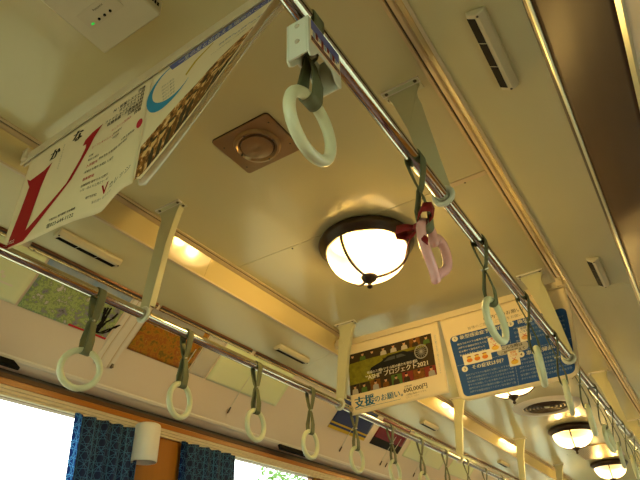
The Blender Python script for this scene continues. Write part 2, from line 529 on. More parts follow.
def side(sg, tagname):
    def X(p):
        return (sg * p[0], p[1])
    # ceiling moulding + slanted step + side ceiling
    b = MB()
    b.prism([X(p) for p in ((HX + 0.002, ZC + 0.002), (HX - 0.029, ZC), (HX - 0.029, ZC - 0.004), (HX - 0.020, ZC - 0.0055), (HX - 0.018, ZC - 0.002), (HX + 0.002, ZC - 0.002))], 'y', Y0, Y1)
    b.prism([X(p) for p in ((HX - 0.018, ZC - 0.001), (HX - 0.018, ZC - 0.0022), (HX - 0.013, ZC - 0.0022), (HX - 0.013, ZC - 0.001))], 'y', Y0, Y1, 1)
    b.prism([X(p) for p in ((HX - 0.013, ZC - 0.001), (HX - 0.013, ZC - 0.006), (HX - 0.002, ZC - 0.010), (HX + 0.004, ZC - 0.010), (HX + 0.004, ZC - 0.001))], 'y', Y0, Y1)
    struct(b.build('trim_%d' % (1 if sg < 0 else 2), [M['molding'], M['seam']], smooth=False))
    b = MB()
    for a, c in zip(edges[:-1], edges[1:]):
        b.prism([X(p) for p in ((HX, ZC), (SX, ZS), (SX + 0.012, ZS + 0.002), (HX + 0.012, ZC))], 'y', a + 0.0006 - 0.13, c - 0.0006 - 0.13)
    b.prism([X(p) for p in ((SX - 0.004, ZS + 0.004), (SX - 0.003, ZS - 0.003), (SX + 0.006, ZS - 0.004), (SX + 0.006, ZS + 0.004))], 'y', Y0, Y1, 1)
    struct(b.build('trim_%d' % (3 if sg < 0 else 4), [M['step'], M['beige']], smooth=False))
    b = MB()
    for a, c in zip(edges[:-1], edges[1:]):
        b.prism([X(p) for p in ((SX + 0.003, ZS), (0.836, 2.118), (0.836, 2.130), (SX + 0.003, ZS + 0.012))], 'y', a + 0.0012 + 0.85, c - 0.0012 + 0.85)
    b.prism([X(p) for p in ((HX + 0.01, ZC + 0.013), (SX + 0.02, ZS + 0.016), (0.87, 2.136), (0.87, 2.15), (SX + 0.03, ZS + 0.04), (HX + 0.02, ZC + 0.03))], 'y', Y0, Y1, 1)
    b.prism([X(p) for p in ((SX + 0.003, ZS), (0.836, 2.118), (0.836, 2.130), (SX + 0.003, ZS + 0.012))], 'y', Y0, Y0 + 0.848)
    struct(b.build('ceiling_left' if sg < 0 else 'ceiling_right', [M['side'], M['seam']], smooth=False))
    # cove + wall
    PL = PILLARS if sg < 0 else [(a - 0.17, c + 0.17) for a, c in PILLARS]  # unseen right pillars widened to cut bright window reflections on the rails
    b = MB()
    prof = COVE + [(1.150, 1.797), (1.19, 1.797), (1.19, 2.15), (0.85, 2.15), (0.836, 2.13)]
    b.prism([X(p) for p in prof], 'y', Y0, Y1, 0)
    b.box((min(sg * 1.150, sg * 1.20), Y0, WZ1), (max(sg * 1.150, sg * 1.20), Y1, 1.797), 1)
    b.box((min(sg * 1.150, sg * 1.20), Y0, 0), (max(sg * 1.150, sg * 1.20), Y1, WZ0), 1)
    for a, c in PL:
        b.box((min(sg * 1.148, sg * 1.20), a, WZ0), (max(sg * 1.148, sg * 1.20), c, WZ1), 1)
    b.box((min(sg * 1.148, sg * 1.20), Y0, WZ0), (max(sg * 1.148, sg * 1.20), -1.19, WZ1), 1)
    struct(b.build('wall_left' if sg < 0 else 'wall_right', [M['cove'], M['woodv']], angle=25))
    b = MB()
    b.prism([X(p) for p in ((1.078, 1.826), (1.079, 1.820), (1.086, 1.812), (1.092, 1.810), (1.093, 1.813), (1.084, 1.822))], 'y', Y0, Y1)  # pale bead added to paint the bright highlight along the lip edge
    struct(b.build('trim_%d' % (60 if sg < 0 else 61), M['lampwhite'], smooth=False))
    # wood valance: shadow line painted as a dark strip, dark upper strip, orange lower strip
    b = MB()
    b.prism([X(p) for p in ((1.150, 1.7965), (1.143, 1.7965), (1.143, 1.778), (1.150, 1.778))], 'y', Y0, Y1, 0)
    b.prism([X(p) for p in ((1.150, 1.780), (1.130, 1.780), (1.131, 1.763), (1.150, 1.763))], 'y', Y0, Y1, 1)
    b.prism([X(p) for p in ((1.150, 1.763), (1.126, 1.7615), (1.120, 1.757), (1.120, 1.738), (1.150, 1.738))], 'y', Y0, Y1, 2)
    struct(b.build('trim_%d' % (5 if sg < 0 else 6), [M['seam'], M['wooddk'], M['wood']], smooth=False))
    # beige strip: one length per bay, stepped
    b = MB()
    b.prism([X(p) for p in ((1.150, 1.738), (1.124, 1.738), (1.124, 1.727), (1.129, 1.725), (1.129, 1.716), (1.134, 1.714), (1.134, 1.706), (1.150, 1.706))], 'y', Y0, Y1)
    struct(b.build('trim_%d' % (7 if sg < 0 else 8), M['beige'], smooth=False))
    # windows
    for i, ((a0, a1), (c0, c1)) in enumerate(zip(PL[:-1], PL[1:])):
        f = MB()
        x0, x1 = sorted((sg * 1.160, sg * 1.195))
        t = 0.016
        f.box((x0, a1, WZ0), (x1, a1 + t, WZ1))
        f.box((x0, c0 - t, WZ0), (x1, c0, WZ1))
        f.box((x0, a1 + t, WZ0), (x1, c0 - t, WZ0 + t))
        f.box((x0, a1 + t, WZ1 - t * 0.3), (x1, c0 - t, WZ1))
        fo = struct(f.build('window_%d' % (i + 1 + (0 if sg < 0 else 20)), M['bronzetrim'], bevel=0.002))
        g = MB()
        xm = sg * 1.178
        g.box((xm - 0.002, a1 + t, WZ0 + t), (xm + 0.002, c0 - t, WZ1 - t * 0.3))
        g.build('pane', M['pane'], fo, smooth=False)
side(-1, 'left')
side(1, 'right')

for nm, y in (('wall_back', Y0), ('wall_front', Y1)):
    b = MB()
    if y < 0:
        b.box((-1.2, y - 0.04, 0), (1.2, y, 0.85))
        b.box((-1.2, y - 0.04, 1.98), (1.2, y, 2.3))
        for x0, x1 in ((-1.2, -1.02), (-0.03, 0.03), (1.02, 1.2)):
            b.box((x0, y - 0.04, 0.85), (x1, y, 1.98))
    else:
        b.box((-1.2, y - 0.04, 0), (1.2, y, 2.3))
    struct(b.build(nm, M['side'], smooth=False))
for i, (x0, x1) in enumerate(((-1.02, -0.03), (0.03, 1.02))):  # unseen rear windows, added to let green light into the near end
    f = MB()
    f.box((x0, Y0 - 0.030, 0.85), (x0 + 0.02, Y0 - 0.010, 1.98))
    f.box((x1 - 0.02, Y0 - 0.030, 0.85), (x1, Y0 - 0.010, 1.98))
    f.box((x0 + 0.02, Y0 - 0.030, 0.85), (x1 - 0.02, Y0 - 0.010, 0.87))
    f.box((x0 + 0.02, Y0 - 0.030, 1.96), (x1 - 0.02, Y0 - 0.010, 1.98))
    fo = struct(f.build('window_%d' % (41 + i), M['bronzetrim'], bevel=0.002))
    g = MB()
    g.box((x0 + 0.02, Y0 - 0.022, 0.87), (x1 - 0.02, Y0 - 0.018, 1.96))
    g.build('pane', M['pane'], fo, smooth=False)

# outside ground
b = MB()
b.box((-60, -60, -1.0), (60, 60, -0.9))
o = struct(b.build('ground', M['grass'], smooth=False))

# ------------------------------------------------------------ rack retainers (gold and brown strips above the rack posters)
def slope_pt(x):
    """point on the rack surface at lateral x (>0)"""
    for (a, za), (c, zc) in zip(COVE[:-1], COVE[1:]):
        if a <= x <= c:
            return za + (zc - za) * (x - a) / (c - a)
    return COVE[-1][1]

def retainer(sg, y0, y1, n):
    b = MB()
    P = lambda *pts: [(sg * p[0], p[1]) for p in pts]
    if sg < 0:
        b.prism(P((0.829, 2.119), (0.829, 2.112), (0.833, 2.1075), (0.838, 2.111)), 'y', y0, y1, 0)
        b.prism(P((0.833, 2.111), (0.8335, 2.1075), (0.8385, 2.1030), (0.842, 2.107)), 'y', y0, y1, 2)
        b.prism(P((0.838, 2.108), (0.8385, 2.1030), (0.843, 2.0985), (0.848, 2.103)), 'y', y0, y1, 0)
        b.prism(P((0.830, 2.1098), (0.8325, 2.1065), (0.8345, 2.1050), (0.836, 2.1085)), 'y', y0, y1, 1)
        b.prism(P((0.836, 2.1040), (0.8385, 2.1005), (0.842, 2.0995), (0.842, 2.1035)), 'y', y0, y1, 2)
    else:
        b.prism(P((0.829, 2.119), (0.831, 2.1135), (0.836, 2.109), (0.848, 2.106)), 'y', y0, y1, 3)
        b.prism(P((0.836, 2.106), (0.839, 2.102), (0.844, 2.099), (0.846, 2.103)), 'y', y0, y1, 4)
    for y in (y0 + 0.02, y1 - 0.02):
        b.lathe([(0, -0.003), (0.003, -0.002), (0.004, 0.002)], 8, (sg * 0.842, y, 2.0995), 3)
    return struct(b.build('trim_%d' % n, [M['bronzetrim'], M['seam'], M['goldtrim'], M['screw'], M['silver']], smooth=False))
k = 9
for a, c in ((-1.5, 0.78), (0.83, 1.405), (1.425, 2.02), (2.05, 2.85), (2.87, 4.20), (4.22, 5.6), (5.62, 7.0), (7.02, 9.5)):
    retainer(-1, a, c, k)
    k += 1
retainer(1, Y0, Y1, k)
k += 1
# lower edge strip of the right rack
b = MB()
b.prism([(0.976, 1.958), (0.971, 1.955), (0.979, 1.944), (0.986, 1.947)], 'y', Y0, Y1)
struct(b.build('trim_%d' % k, M['silver'], smooth=False))

# ------------------------------------------------------------ text and print helpers
def text_polys(s, size, align='LEFT', extrude=0.0):
    cu = bpy.data.curves.new('txt', 'FONT')
    cu.body = s
    cu.size = size
    cu.align_x = align
    cu.resolution_u = 2
    ob = bpy.data.objects.new('txt', cu)
    COL.objects.link(ob)
    dg = bpy.context.evaluated_depsgraph_get()
    me = bpy.data.meshes.new_from_object(ob.evaluated_get(dg))
    vs = [(v.co.x, v.co.y) for v in me.vertices]
    fs = [tuple(p.vertices) for p in me.polygons]
    bpy.data.objects.remove(ob)
    bpy.data.curves.remove(cu)
    bpy.data.meshes.remove(me)
    return vs, fs

class Print:
    """flat ink in paper coordinates (s to the right, t down) laid on a paper surface"""
    def __init__(s, surf, off=0.0008):
        s.surf, s.off, s.mb, s.mats = surf, off, MB(), []
    def mi(s, mt):
        if mt not in s.mats:
            s.mats.append(mt)
        return s.mats.index(mt)
    def put(s, st, lift=0):
        p = Vector(s.surf(*st))
        a = Vector(s.surf(st[0] + 0.001, st[1])) - p
        c = Vector(s.surf(st[0], st[1] + 0.001)) - p
        n = c.cross(a)
        n.normalize()
        return p - n * -(s.off + lift)
    def poly(s, pts, mt, lift=0, cut=0.03):
        bm = bmesh.new()
        bv = [bm.verts.new((p[0], p[1], 0)) for p in pts]
        for tri in tessellate_polygon([[Vector((p[0], p[1], 0)) for p in pts]]):
            if len(set(tri)) == 3:
                bm.faces.new([bv[i] for i in tri])
        for ax in (0, 1):
            lo = min(p[ax] for p in pts)
            hi = max(p[ax] for p in pts)
            q = math.ceil(lo / cut) * cut
            while q < hi:
                no = (1, 0, 0) if ax == 0 else (0, 1, 0)
                co = (q, 0, 0) if ax == 0 else (0, q, 0)
                bmesh.ops.bisect_plane(bm, geom=bm.verts[:] + bm.edges[:] + bm.faces[:], plane_co=co, plane_no=no)
                q += cut
        bm.verts.index_update()
        vs = [s.put((v.co.x, v.co.y), lift) for v in bm.verts]
        fs = [tuple(v.index for v in f.verts) for f in bm.faces]
        bm.free()
        s.mb.add(vs, fs, s.mi(mt))
    def rect(s, s0, t0, s1, t1, mt, lift=0, r=0.0):
        if r:
            pts = []
            for cx, cy, a0 in ((s1 - r, t0 + r, -90), (s1 - r, t1 - r, 0), (s0 + r, t1 - r, 90), (s0 + r, t0 + r, 180)):
                for i in range(6):
                    a = math.radians(a0 + 18 * i)
                    pts.append((cx + r * math.cos(a), cy + r * math.sin(a)))
        else:
            pts = [(s0, t0), (s1, t0), (s1, t1), (s0, t1)]
        s.poly(pts, mt, lift)
    def disc(s, c, t, r, mt, lift=0, ry=None, n=14):
        ry = ry or r
        s.poly([(c + r * math.cos(2 * PI * i / n), t + ry * math.sin(2 * PI * i / n)) for i in range(n)], mt, lift)
    def text(s, st, body, size, mt, align='LEFT', lift=0, bold=0, slant=0.0):
        vs, fs = text_polys(body, size, align)
        for k in range(1 + bold):
            dx = k * size * 0.045
            s.mb.add([s.put((st[0] + x + dx + slant * y, st[1] - y), lift) for x, y in vs], fs, s.mi(mt))
    def vtext(s, st, body, size, mt, lift=0):
        for i, ch in enumerate(body):
            s.text((st[0], st[1] + i * size * 1.05), ch, size, mt, lift=lift)
    def build(s, name, parent):
        if s.mb.v:
            me = bpy.data.meshes.new(name)
            me.from_pydata(s.mb.v, [], s.mb.f)
            for q in s.mats:
                me.materials.append(q)
            for p, i in zip(me.polygons, s.mb.m):
                p.material_index = i
            o = bpy.data.objects.new(name, me)
            COL.objects.link(o)
            o.parent = parent
            return o

def sheet(name, surf, W, H, mt, parent=None, nx=40, nz=24, radius=0.0, thick=0.0008):
    """a paper sheet; rounded lower corners when radius is given"""
    b = MB()
    vs, fs = [], []
    for j in range(nz + 1):
        t = H * j / nz
        ins = 0.0
        if radius and t > H - radius:
            dt = t - (H - radius)
            ins = radius - math.sqrt(max(radius * radius - dt * dt, 0))
        for i in range(nx + 1):
            vs.append(surf(ins + (W - 2 * ins) * i / nx, t))
    for j in range(nz):
        for i in range(nx):
            a = j * (nx + 1) + i
            fs.append((a, a + 1, a + nx + 2, a + nx + 1))
    b.add(vs, fs)
    return b.build(name, mt, parent, solid=thick)

# ------------------------------------------------------------ poster rails across the car
def poster_rail(y, label):
    t = thing('poster_rail', label, 'poster rail', (0, y, 2.205), group='cream poster rails across the ceiling')
    b = MB()
    b.box((-0.590, -0.008, -0.020), (0.590, -0.0025, 0.010))
    b.box((-0.590, 0.0025, -0.020), (0.590, 0.008, 0.010))
    b.box((-0.590, -0.008, 0.0085), (0.590, 0.008, 0.012))
    b.build('bar', M['rail'], t, bevel=0.0015)
    for x in (-0.566, 0.566):
        e = MB()
        e.box((x - 0.0125, -0.016, -0.014), (x + 0.0125, 0.016, 0.026))
        e.lathe([(0, -0.002), (0.004, -0.001), (0.005, 0.002)], 8, (x, -0.017, 0.012))
        e.build('end_bracket', M['rail'], t, bevel=0.002)
    return t
pr1 = poster_rail(0.599, 'long cream poster rail carrying the red V poster near the ceiling')
pr1.rotation_euler.z = math.radians(-1.69)
poster_rail(2.41, 'long cream poster rail carrying the blue notice further down the car')

# ---- V poster
PT = 2.190
ZB = [(0.0, 1.864), (0.02, 1.862), (0.14, 1.846), (0.30, 1.832), (0.41, 1.826), (0.47, 1.842), (0.50, 1.846), (0.54, 1.842)]
def kV(s):
    s = max(0.0, min(0.54, s))
    for (a, za), (c, zc) in zip(ZB[:-1], ZB[1:]):
        if s <= c:
            return (PT - za - (zc - za) * (s - a) / (c - a)) / 0.364
    return 1.0
def surfV(s, t):
    x = -0.544 + s
    f = max(0.0, t / 0.345)
    wv = 0.012 * math.exp(-((s - 0.40) / 0.06) ** 2) * f * f
    return (x, 0.599 - 0.0295 * x + wv, PT - t * kV(s))
tV = thing('hanging_poster', 'cream hanging poster with a big red V and the year 2022', 'poster', (0, 0, 0))
sheet('paper', surfV, 0.527, 0.364, M['paper'], tV)
VX = lambda x, z: (x + 0.544, (PT - z) / kV(x + 0.544))
p = Print(surfV)
V = [(-.526, 2.103), (-.505, 2.088), (-.44, 2.094), (-.407, 2.107), (-.421, 2.074), (-.430, 2.03), (-.442, 1.892), (-.30, 1.980), (-.262, 2.045), (-.251, 2.075), (-.253, 2.088),
     (-.268, 2.090), (-.262, 2.108), (-.235, 2.122), (-.195, 2.129), (-.222, 2.095), (-.234, 2.065), (-.280, 1.984), (-.340, 1.935), (-.437, 1.857), (-.521, 1.866), (-.506, 1.98), (-.499, 2.063), (-.508, 2.075)]
p.poly([VX(*q) for q in V], M['red'], 0.0002)
p.text(VX(-.519, 1.876), '2022', 0.017, M['white'], lift=0.0006)
p.build('red_letter', tV)
p = Print(surfV)
p.text(VX(-.432, 2.122), 'か', 0.046, M['ink'], bold=3)
p.build('brush_character', tV)
p = Print(surfV)
p.text(VX(-.335, 2.134), 'な', 0.048, M['ink'], bold=3)
p.build('brush_character', tV)
p = Print(surfV)
p.vtext(VX(-.372, 2.146), 'あたらしい学びのかたち', 0.0085, M['greysmall'])
p.build('upright_lettering', tV)
p = Print(surfV)
for i, s_ in enumerate(('資格', 'AI・情報システム科', 'ITクリエイト科', 'ファッションビジネス科', '医療事務・介護福祉科', '公務員科', '合格')):
    p.text(VX(-.040, 2.163 - i * .0130), s_, 0.0135, M['ink'], 'RIGHT', bold=2)
p.build('course_list', tV)
p = Print(surfV)
p.text(VX(-.222, 2.055), 'オープンキャンパス', 0.0095, M['hanko'])
p.text(VX(-.225, 2.028), '日程', 0.0085, M['ink'])
p.text(VX(-.225, 2.014), '毎週土曜日', 0.0085, M['ink'])
p.text(VX(-.150, 2.075), 'オンライン説明会', 0.0095, M['hanko'])
p.text(VX(-.140, 2.058), '随時受付', 0.0085, M['ink'])
p.text(VX(-.140, 2.044), '予約制', 0.0085, M['ink'])
p.text(VX(-.226, 1.994), '入学案内', 0.0105, M['hanko'], bold=1)
p.text(VX(-.180, 1.999), '学科見学 体験授業 個別相談', 0.0085, M['ink'])
p.text(VX(-.228, 1.975), '月曜日 水曜日 金曜日 土曜日', 0.0085, M['ink'])
p.text(VX(-.100, 2.015), '学費支援制度', 0.0085, M['ink'])
p.text(VX(-.228, 1.951), '募集要項', 0.0105, M['hanko'], bold=1)
p.text(VX(-.228, 1.932), '出願期間 選考方法 試験日', 0.0085, M['ink'])
p.text(VX(-.228, 1.917), '十月一日より三月三十一日', 0.0085, M['ink'])
p.build('schedule_lettering', tV)
p = Print(surfV)
p.text(VX(-.335, 1.875), '学校法人 専門課程 文化教養', 0.0085, M['ink'], bold=1)
p.text(VX(-.340, 1.855), '電023-644-1122', 0.0165, M['ink'], bold=1)
p.build('phone_number', tV)
p = Print(surfV)
p.text(VX(-.200, 1.884), '専門学校', 0.0095, M['ink'])
p.text(VX(-.148, 1.875), 'V', 0.042, M['red'], bold=1)
p.text(VX(-.120, 1.878), 'カレッジ', 0.0205, M['ink'], slant=0.2)
p.text(VX(-.175, 1.863), '駅前通り 徒歩五分', 0.0085, M['greysmall'])
p.build('school_name', tV)
p = Print(surfV)
p.disc(*VX(-.034, 2.035), 0.011, M['hanko'], ry=0.016)
p.build('red_seal', tV)

# ---- poster with the strip of photographs, its lower edge swung towards the near end
def surfP(s, t, off=0.0):
    x = -0.015 + s
    f = max(0.0, t / 0.355)
    d = 0.168 * (max(0.0, s - 0.02) / 0.52) ** 1.05
    ang = math.asin(min(0.9, d / 0.355))
    return (x, 0.5982 - 0.0295 * x + off - d * f ** 1.25, PT - t * (1 - 0.5 * (1 - math.cos(ang)) * 1.4 * f))
tP = thing('hanging_poster', 'hanging poster with a long sepia strip of portraits and a blue swoosh', 'poster', (0, 0, 0))
sheet('paper', surfP, 0.530, 0.352, M['paper'], tP, radius=0.03)
p = Print(surfP)
p.poly([(0.060, 0.008), (0.51, 0.006), (0.515, 0.030), (0.30, 0.034), (0.075, 0.032)], M['violet'])
p.text((0.095, 0.029), '一生の友と出会える場所がここにある', 0.020, M['white'], lift=0.0006)
p.build('violet_band', tP)
p = Print(surfP)
outer, inner = [], []
for i in range(25):
    a = math.radians(-50 - 285 * i / 24)
    wd = 0.026 * math.sin(PI * (i / 24) ** 1.6) ** 1.5 + 0.0015
    outer.append((0.078 + 0.083 * math.cos(a), 0.090 + 0.075 * math.sin(a)))
    inner.append((0.078 + (0.083 - wd) * math.cos(a), 0.090 + (0.075 - wd) * math.sin(a)))
for i in range(24):
    p.poly([outer[i], outer[i + 1], inner[i + 1], inner[i]], M['blueink'])
p.poly([(0.135, 0.095), (0.16, 0.065), (0.215, 0.038), (0.217, 0.042), (0.168, 0.072), (0.14, 0.105)], M['gold'])
p.build('swoosh', tP)
p = Print(surfP)
for i in range(5):
    p.text((0.045 + 0.004 * i, 0.080 + i * 0.014), '学びと夢を', 0.0095, M['greysmall'])
p.build('small_lettering', tP)
p = Print(surfP)
for i in range(4):
    p.text((0.24 + 0.05 * i, 0.078 + 0.006 * i), '学生募集中', 0.010, M['violet'])
    p.text((0.22 + 0.05 * i, 0.100 + 0.004 * i), 'くわしくは資料請求', 0.007, M['greysmall'])
p.build('lettering', tP)
p = Print(surfP)
p.poly([(0.006, 0.343), (0.006, 0.245), (0.02, 0.236), (0.08, 0.22), (0.15, 0.2), (0.2, 0.19), (0.27, 0.155), (0.34, 0.135), (0.435, 0.125), (0.522, 0.12), (0.522, 0.325), (0.50, 0.343)], M['crowd'])
random.seed(3)
for i in range(17):
    c = 0.03 + (i * 0.036 if i < 4 else 0.10 + (i - 3) * 0.028)
    t0 = 0.258 - 0.11 * i / 16 + random.uniform(-0.004, 0.030)
    big = 1.7 if i < 4 else 1.0
    p.poly([(c - 0.011, 0.342), (c - 0.010, t0 + 0.045), (c - 0.004, t0 + 0.028), (c + 0.004, t0 + 0.028), (c + 0.010, t0 + 0.045), (c + 0.011, 0.342)],
           random.choice((M['photodark'], M['photobrown'], M['sepialight'], M['photodark'])), 0.0004)
    p.disc(c, t0 + 0.012, 0.0075 * big, M['sepialight'], 0.0006, 0.013)
    p.disc(c, t0 + 0.002, 0.0078 * big, M['photodark'], 0.0008, 0.006)
p.build('photo_strip', tP)
# the sheet in the far face of the same rail
def surfB(s, t):
    q = surfP(s, t, 0.0015)
    return (q[0], q[1] + 0.012 * t / 0.35, q[2])
tB = thing('laminated_sheet', 'translucent rounded laminated sheet hanging behind the sepia portrait poster', 'poster')
sheet('laminate', surfB, 0.524, 0.364, M['laminate'], tB, radius=0.035)

# ---- poster of the project
def surfA(s, t):
    f = max(0.0, t / 0.365)
    return (-0.518 + s * 0.975, 2.410 + 0.008 * f * f, PT - t + 0.012 * f * f * (s / 0.5))
tA = thing('hanging_poster', 'hanging poster of a black car in a yellow field between portrait rows', 'poster')
sheet('paper', surfA, 0.518, 0.362, M['paper'], tA)
p = Print(surfA)
p.rect(0.0, 0.055, 0.475, 0.262, M['photodark'])
p.poly([(0.0, 0.105), (0.19, 0.098), (0.215, 0.150), (0.11, 0.235), (0.0, 0.235)], M['photogreen'], 0.0003)
p.poly([(0.10, 0.100), (0.44, 0.092), (0.44, 0.112), (0.10, 0.120)], M['photogreen'], 0.0002)
p.build('photo', tA)
p = Print(surfA, 0.0014)
p.poly([(0.120, 0.170), (0.130, 0.150), (0.19, 0.132), (0.23, 0.110), (0.32, 0.106), (0.36, 0.124), (0.415, 0.130), (0.43, 0.165), (0.40, 0.180), (0.14, 0.186)], M['carink'])
p.poly([(0.205, 0.137), (0.236, 0.120), (0.27, 0.119), (0.27, 0.135)], M['carglass'], 0.0003)
p.poly([(0.278, 0.119), (0.306, 0.118), (0.33, 0.132), (0.278, 0.135)], M['carglass'], 0.0003)
for c in (0.185, 0.37):
    p.disc(c, 0.174, 0.019, M['carink'], 0.0003)
    p.disc(c, 0.174, 0.010, M['cloth3'], 0.0005)
for i in range(28):
    a0, a1 = 2 * PI * i / 28, 2 * PI * (i + 1) / 28
    cx, cy = 0.412, 0.133
    p.poly([(cx + r * math.cos(a), cy + r * math.sin(a)) for r, a in ((0.036, a0), (0.036, a1), (0.031, a1), (0.031, a0))], M['cloth3'], 0.0008)
for i in range(8):
    a = PI * i / 8
    dx, dy = 0.032 * math.cos(a), 0.032 * math.sin(a)
    nx, ny = -0.001 * math.sin(a), 0.001 * math.cos(a)
    p.poly([(0.412 + dx + nx, 0.133 + dy + ny), (0.412 + dx - nx, 0.133 + dy - ny), (0.412 - dx - nx, 0.133 - dy - ny), (0.412 - dx + nx, 0.133 - dy + ny)], M['cloth3'], 0.0008)
p.build('car_picture', tA)
random.seed(11)
for row, (t0, t1) in enumerate(((0.055, 0.100), (0.214, 0.264))):
    p = Print(surfA, 0.0014)
    n = 8
    for i in range(n):
        a = 0.475 * i / n
        c = 0.475 * (i + 1) / n - 0.002
        mid = (a + c) / 2 + random.uniform(-0.006, 0.006)
        p.rect(a, t0, c, t1, random.choice((M['cloth2'], M['photodark'], M['cloth1'], M['photobrown'], M['photodark'], M['photodark'])))
        p.poly([(mid - 0.018, t1), (mid - 0.015, t0 + 0.027), (mid - 0.005, t0 + 0.022), (mid + 0.005, t0 + 0.022), (mid + 0.015, t0 + 0.027), (mid + 0.018, t1)],
               random.choice((M['shirt'], M['cloth1'], M['cloth3'], M['photodark'], M['photobrown'])), 0.0003)
        p.disc(mid, t0 + 0.015, 0.0070, M['skin'], 0.0005, 0.009)
        p.disc(mid, t0 + 0.008, 0.0075, M['carink'], 0.0007, 0.005)
    p.build('portrait_row', tA)
p = Print(surfA, 0.0020)
p.text((0.105, 0.178), '地域のスポーツで 山形の魅力を発信する', 0.0155, M['white'], bold=1)
p.text((0.095, 0.206), '“ASHI” プロジェクト2021', 0.031, M['white'], bold=1)
p.build('white_title', tA)
p = Print(surfA)
p.text((0.016, 0.328), '支援', 0.058, M['textblue'], bold=2)
p.text((0.130, 0.323), 'のお願い。', 0.036, M['textblue'], bold=1)
p.rect(0.02, 0.337, 0.275, 0.3385, M['textblue'])
p.build('slogan', tA)
p = Print(surfA)
p.text((0.300, 0.288), '目標金額', 0.010, M['ink'])
p.text((0.292, 0.313), '600,000円', 0.0300, M['ink'], bold=1)
p.text((0.300, 0.329), 'ご支援は専用ページから', 0.010, M['ink'])
p.text((0.300, 0.341), '三月三十一日まで', 0.009, M['greysmall'])
p.build('amount_lettering', tA)
p = Print(surfA)
p.vtext((0.488, 0.075), '山形の魅力を世界へ届けるプロジェクト', 0.0105, M['paleink'])
p.build('side_lettering', tA)

# ---- blue notice
def surfN(s, t):
    f = max(0.0, t / 0.40)
    u = s / 0.52
    x0, x1 = -0.002 + 0.036 * f, 0.582 - 0.040 * f * f
    return (x0 + (x1 - x0) * u, 2.410 + 0.004 * f ** 1.5 * math.sin(PI * min(1, max(0, u))), PT - t * (0.985 - 0.02 * u))
tN = thing('hanging_notice', 'white hanging notice with a rounded blue panel and numbered circles', 'poster')
sheet('paper', surfN, 0.520, 0.412, M['paper'], tN, radius=0.035)
p = Print(surfN)
p.rect(0.022, 0.100, 0.503, 0.392, M['notice'], 0, 0.022)
p.build('blue_panel', tN)
p = Print(surfN, 0.0013)
for i in range(40):
    a = 0.025 + i * 0.012
    p.rect(a, 0.2445, a + 0.009, 0.2462, M['paleink'])
for i in range(24):
    a = 0.108 + i * 0.012
    p.rect(0.2665, a, 0.2682, a + 0.009, M['paleink'])
for cx, cy, nb in ((0.045, 0.115, '1'), (0.285, 0.112, '2'), (0.055, 0.268, '3'), (0.300, 0.262, '4')):
    p.disc(cx, cy, 0.0135, M['white'])
    p.text((cx, cy + 0.006), nb, 0.018, M['ink'], 'CENTER', 0.0005, bold=1)
p.text((0.066, 0.123), '新型感染症予防対策', 0.0215, M['white'], bold=1)
p.text((0.312, 0.120), '換気を', 0.0215, M['white'], bold=1)
p.text((0.085, 0.276), 'その症状は何？', 0.0215, M['white'], bold=1)
p.text((0.320, 0.270), '車内清掃消毒', 0.0215, M['white'], bold=1)
rows = ['車内ではマスクの着用をお願いします', '大声での会話は控えてください', '窓を開けて換気を行っています', '手すりを消毒しています']
for i, r in enumerate(rows[:4]):
    p.text((0.048, 0.150 + i * 0.0185), r[:14 - 3 * (i > 1)], 0.0105, M['white'])
for i in range(6):
    p.text((0.052, 0.302 + i * 0.0155), (rows[i % 4] + rows[(i + 1) % 4])[:20], 0.0103, M['paleink'])
    p.text((0.282, 0.290 + i * 0.0165), (rows[(i + 2) % 4] + rows[(i + 1) % 4])[:20], 0.0105, M['paleink'])
for i in range(4):
    p.text((0.290, 0.142 + i * 0.020), (rows[(i + 1) % 4] + rows[i % 4])[:19], 0.0105, M['paleink'])
p.build('white_lettering', tN)
p = Print(surfN, 0.0018)
p.rect(0.058, 0.203, 0.180, 0.252, M['white'])
for i in range(3):
    c = 0.085 + i * 0.034
    p.disc(c, 0.233, 0.013, M['orangeink'], 0.0004, 0.010)
    p.disc(c, 0.222, 0.009, M['yellowink'], 0.0006, 0.005)
    p.disc(c, 0.216, 0.010, M['cloth2'], 0.0005, 0.003)
p.build('picture_card', tN)
p = Print(surfN, 0.0018)
p.rect(0.205, 0.205, 0.335, 0.246, M['greyink'], 0, 0.016)
p.text((0.270, 0.222), 'こんな時は', 0.0175, M['ink'], 'CENTER', 0.0004, bold=1)
p.text((0.270, 0.241), 'ご利用を控えて', 0.0150, M['ink'], 'CENTER', 0.0004, bold=1)
p.build('grey_bubble', tN)
for s0, t0, s1, t1, h, bodym in ((0.180, 0.152, 0.226, 0.222, M['hanko'], M['yellowink']), (0.308, 0.140, 0.352, 0.208, M['notice'], M['sepialight']), (0.246, 0.236, 0.292, 0.306, M['orangeink'], M['yellowink'])):
    p = Print(surfN, 0.0028)
    p.rect(s0, t0, s1, t1, M['white'])
    p.text(((s0 + s1) / 2, t0 + 0.012), '密閉', 0.0125, h, 'CENTER', 0.0004, bold=1)
    p.text(((s0 + s1) / 2, t0 + 0.025), 'ご注意', 0.0115, h, 'CENTER', 0.0004, bold=1)
    p.disc((s0 + s1) / 2, t1 - 0.018, 0.016, bodym, 0.0004, 0.011)
    for q in (-1, 1):
        c, d = (s0 + s1) / 2, t0 + 0.040
        p.poly([(c - 0.008 * q - 0.0015, d - 0.008), (c - 0.008 * q + 0.0015, d - 0.008), (c + 0.008 * q + 0.0015, d + 0.008), (c + 0.008 * q - 0.0015, d + 0.008)], M['hanko'], 0.0007)
    p.build('warning_card', tN)
p = Print(surfN)
p.text((0.265, 0.062), '（車内でのお願い）', 0.0215, M['ink'], 'CENTER')
p.text((0.265, 0.086), '皆様のご理解とご協力をお願いいたします', 0.0165, M['greysmall'], 'CENTER')
p.build('heading', tN)

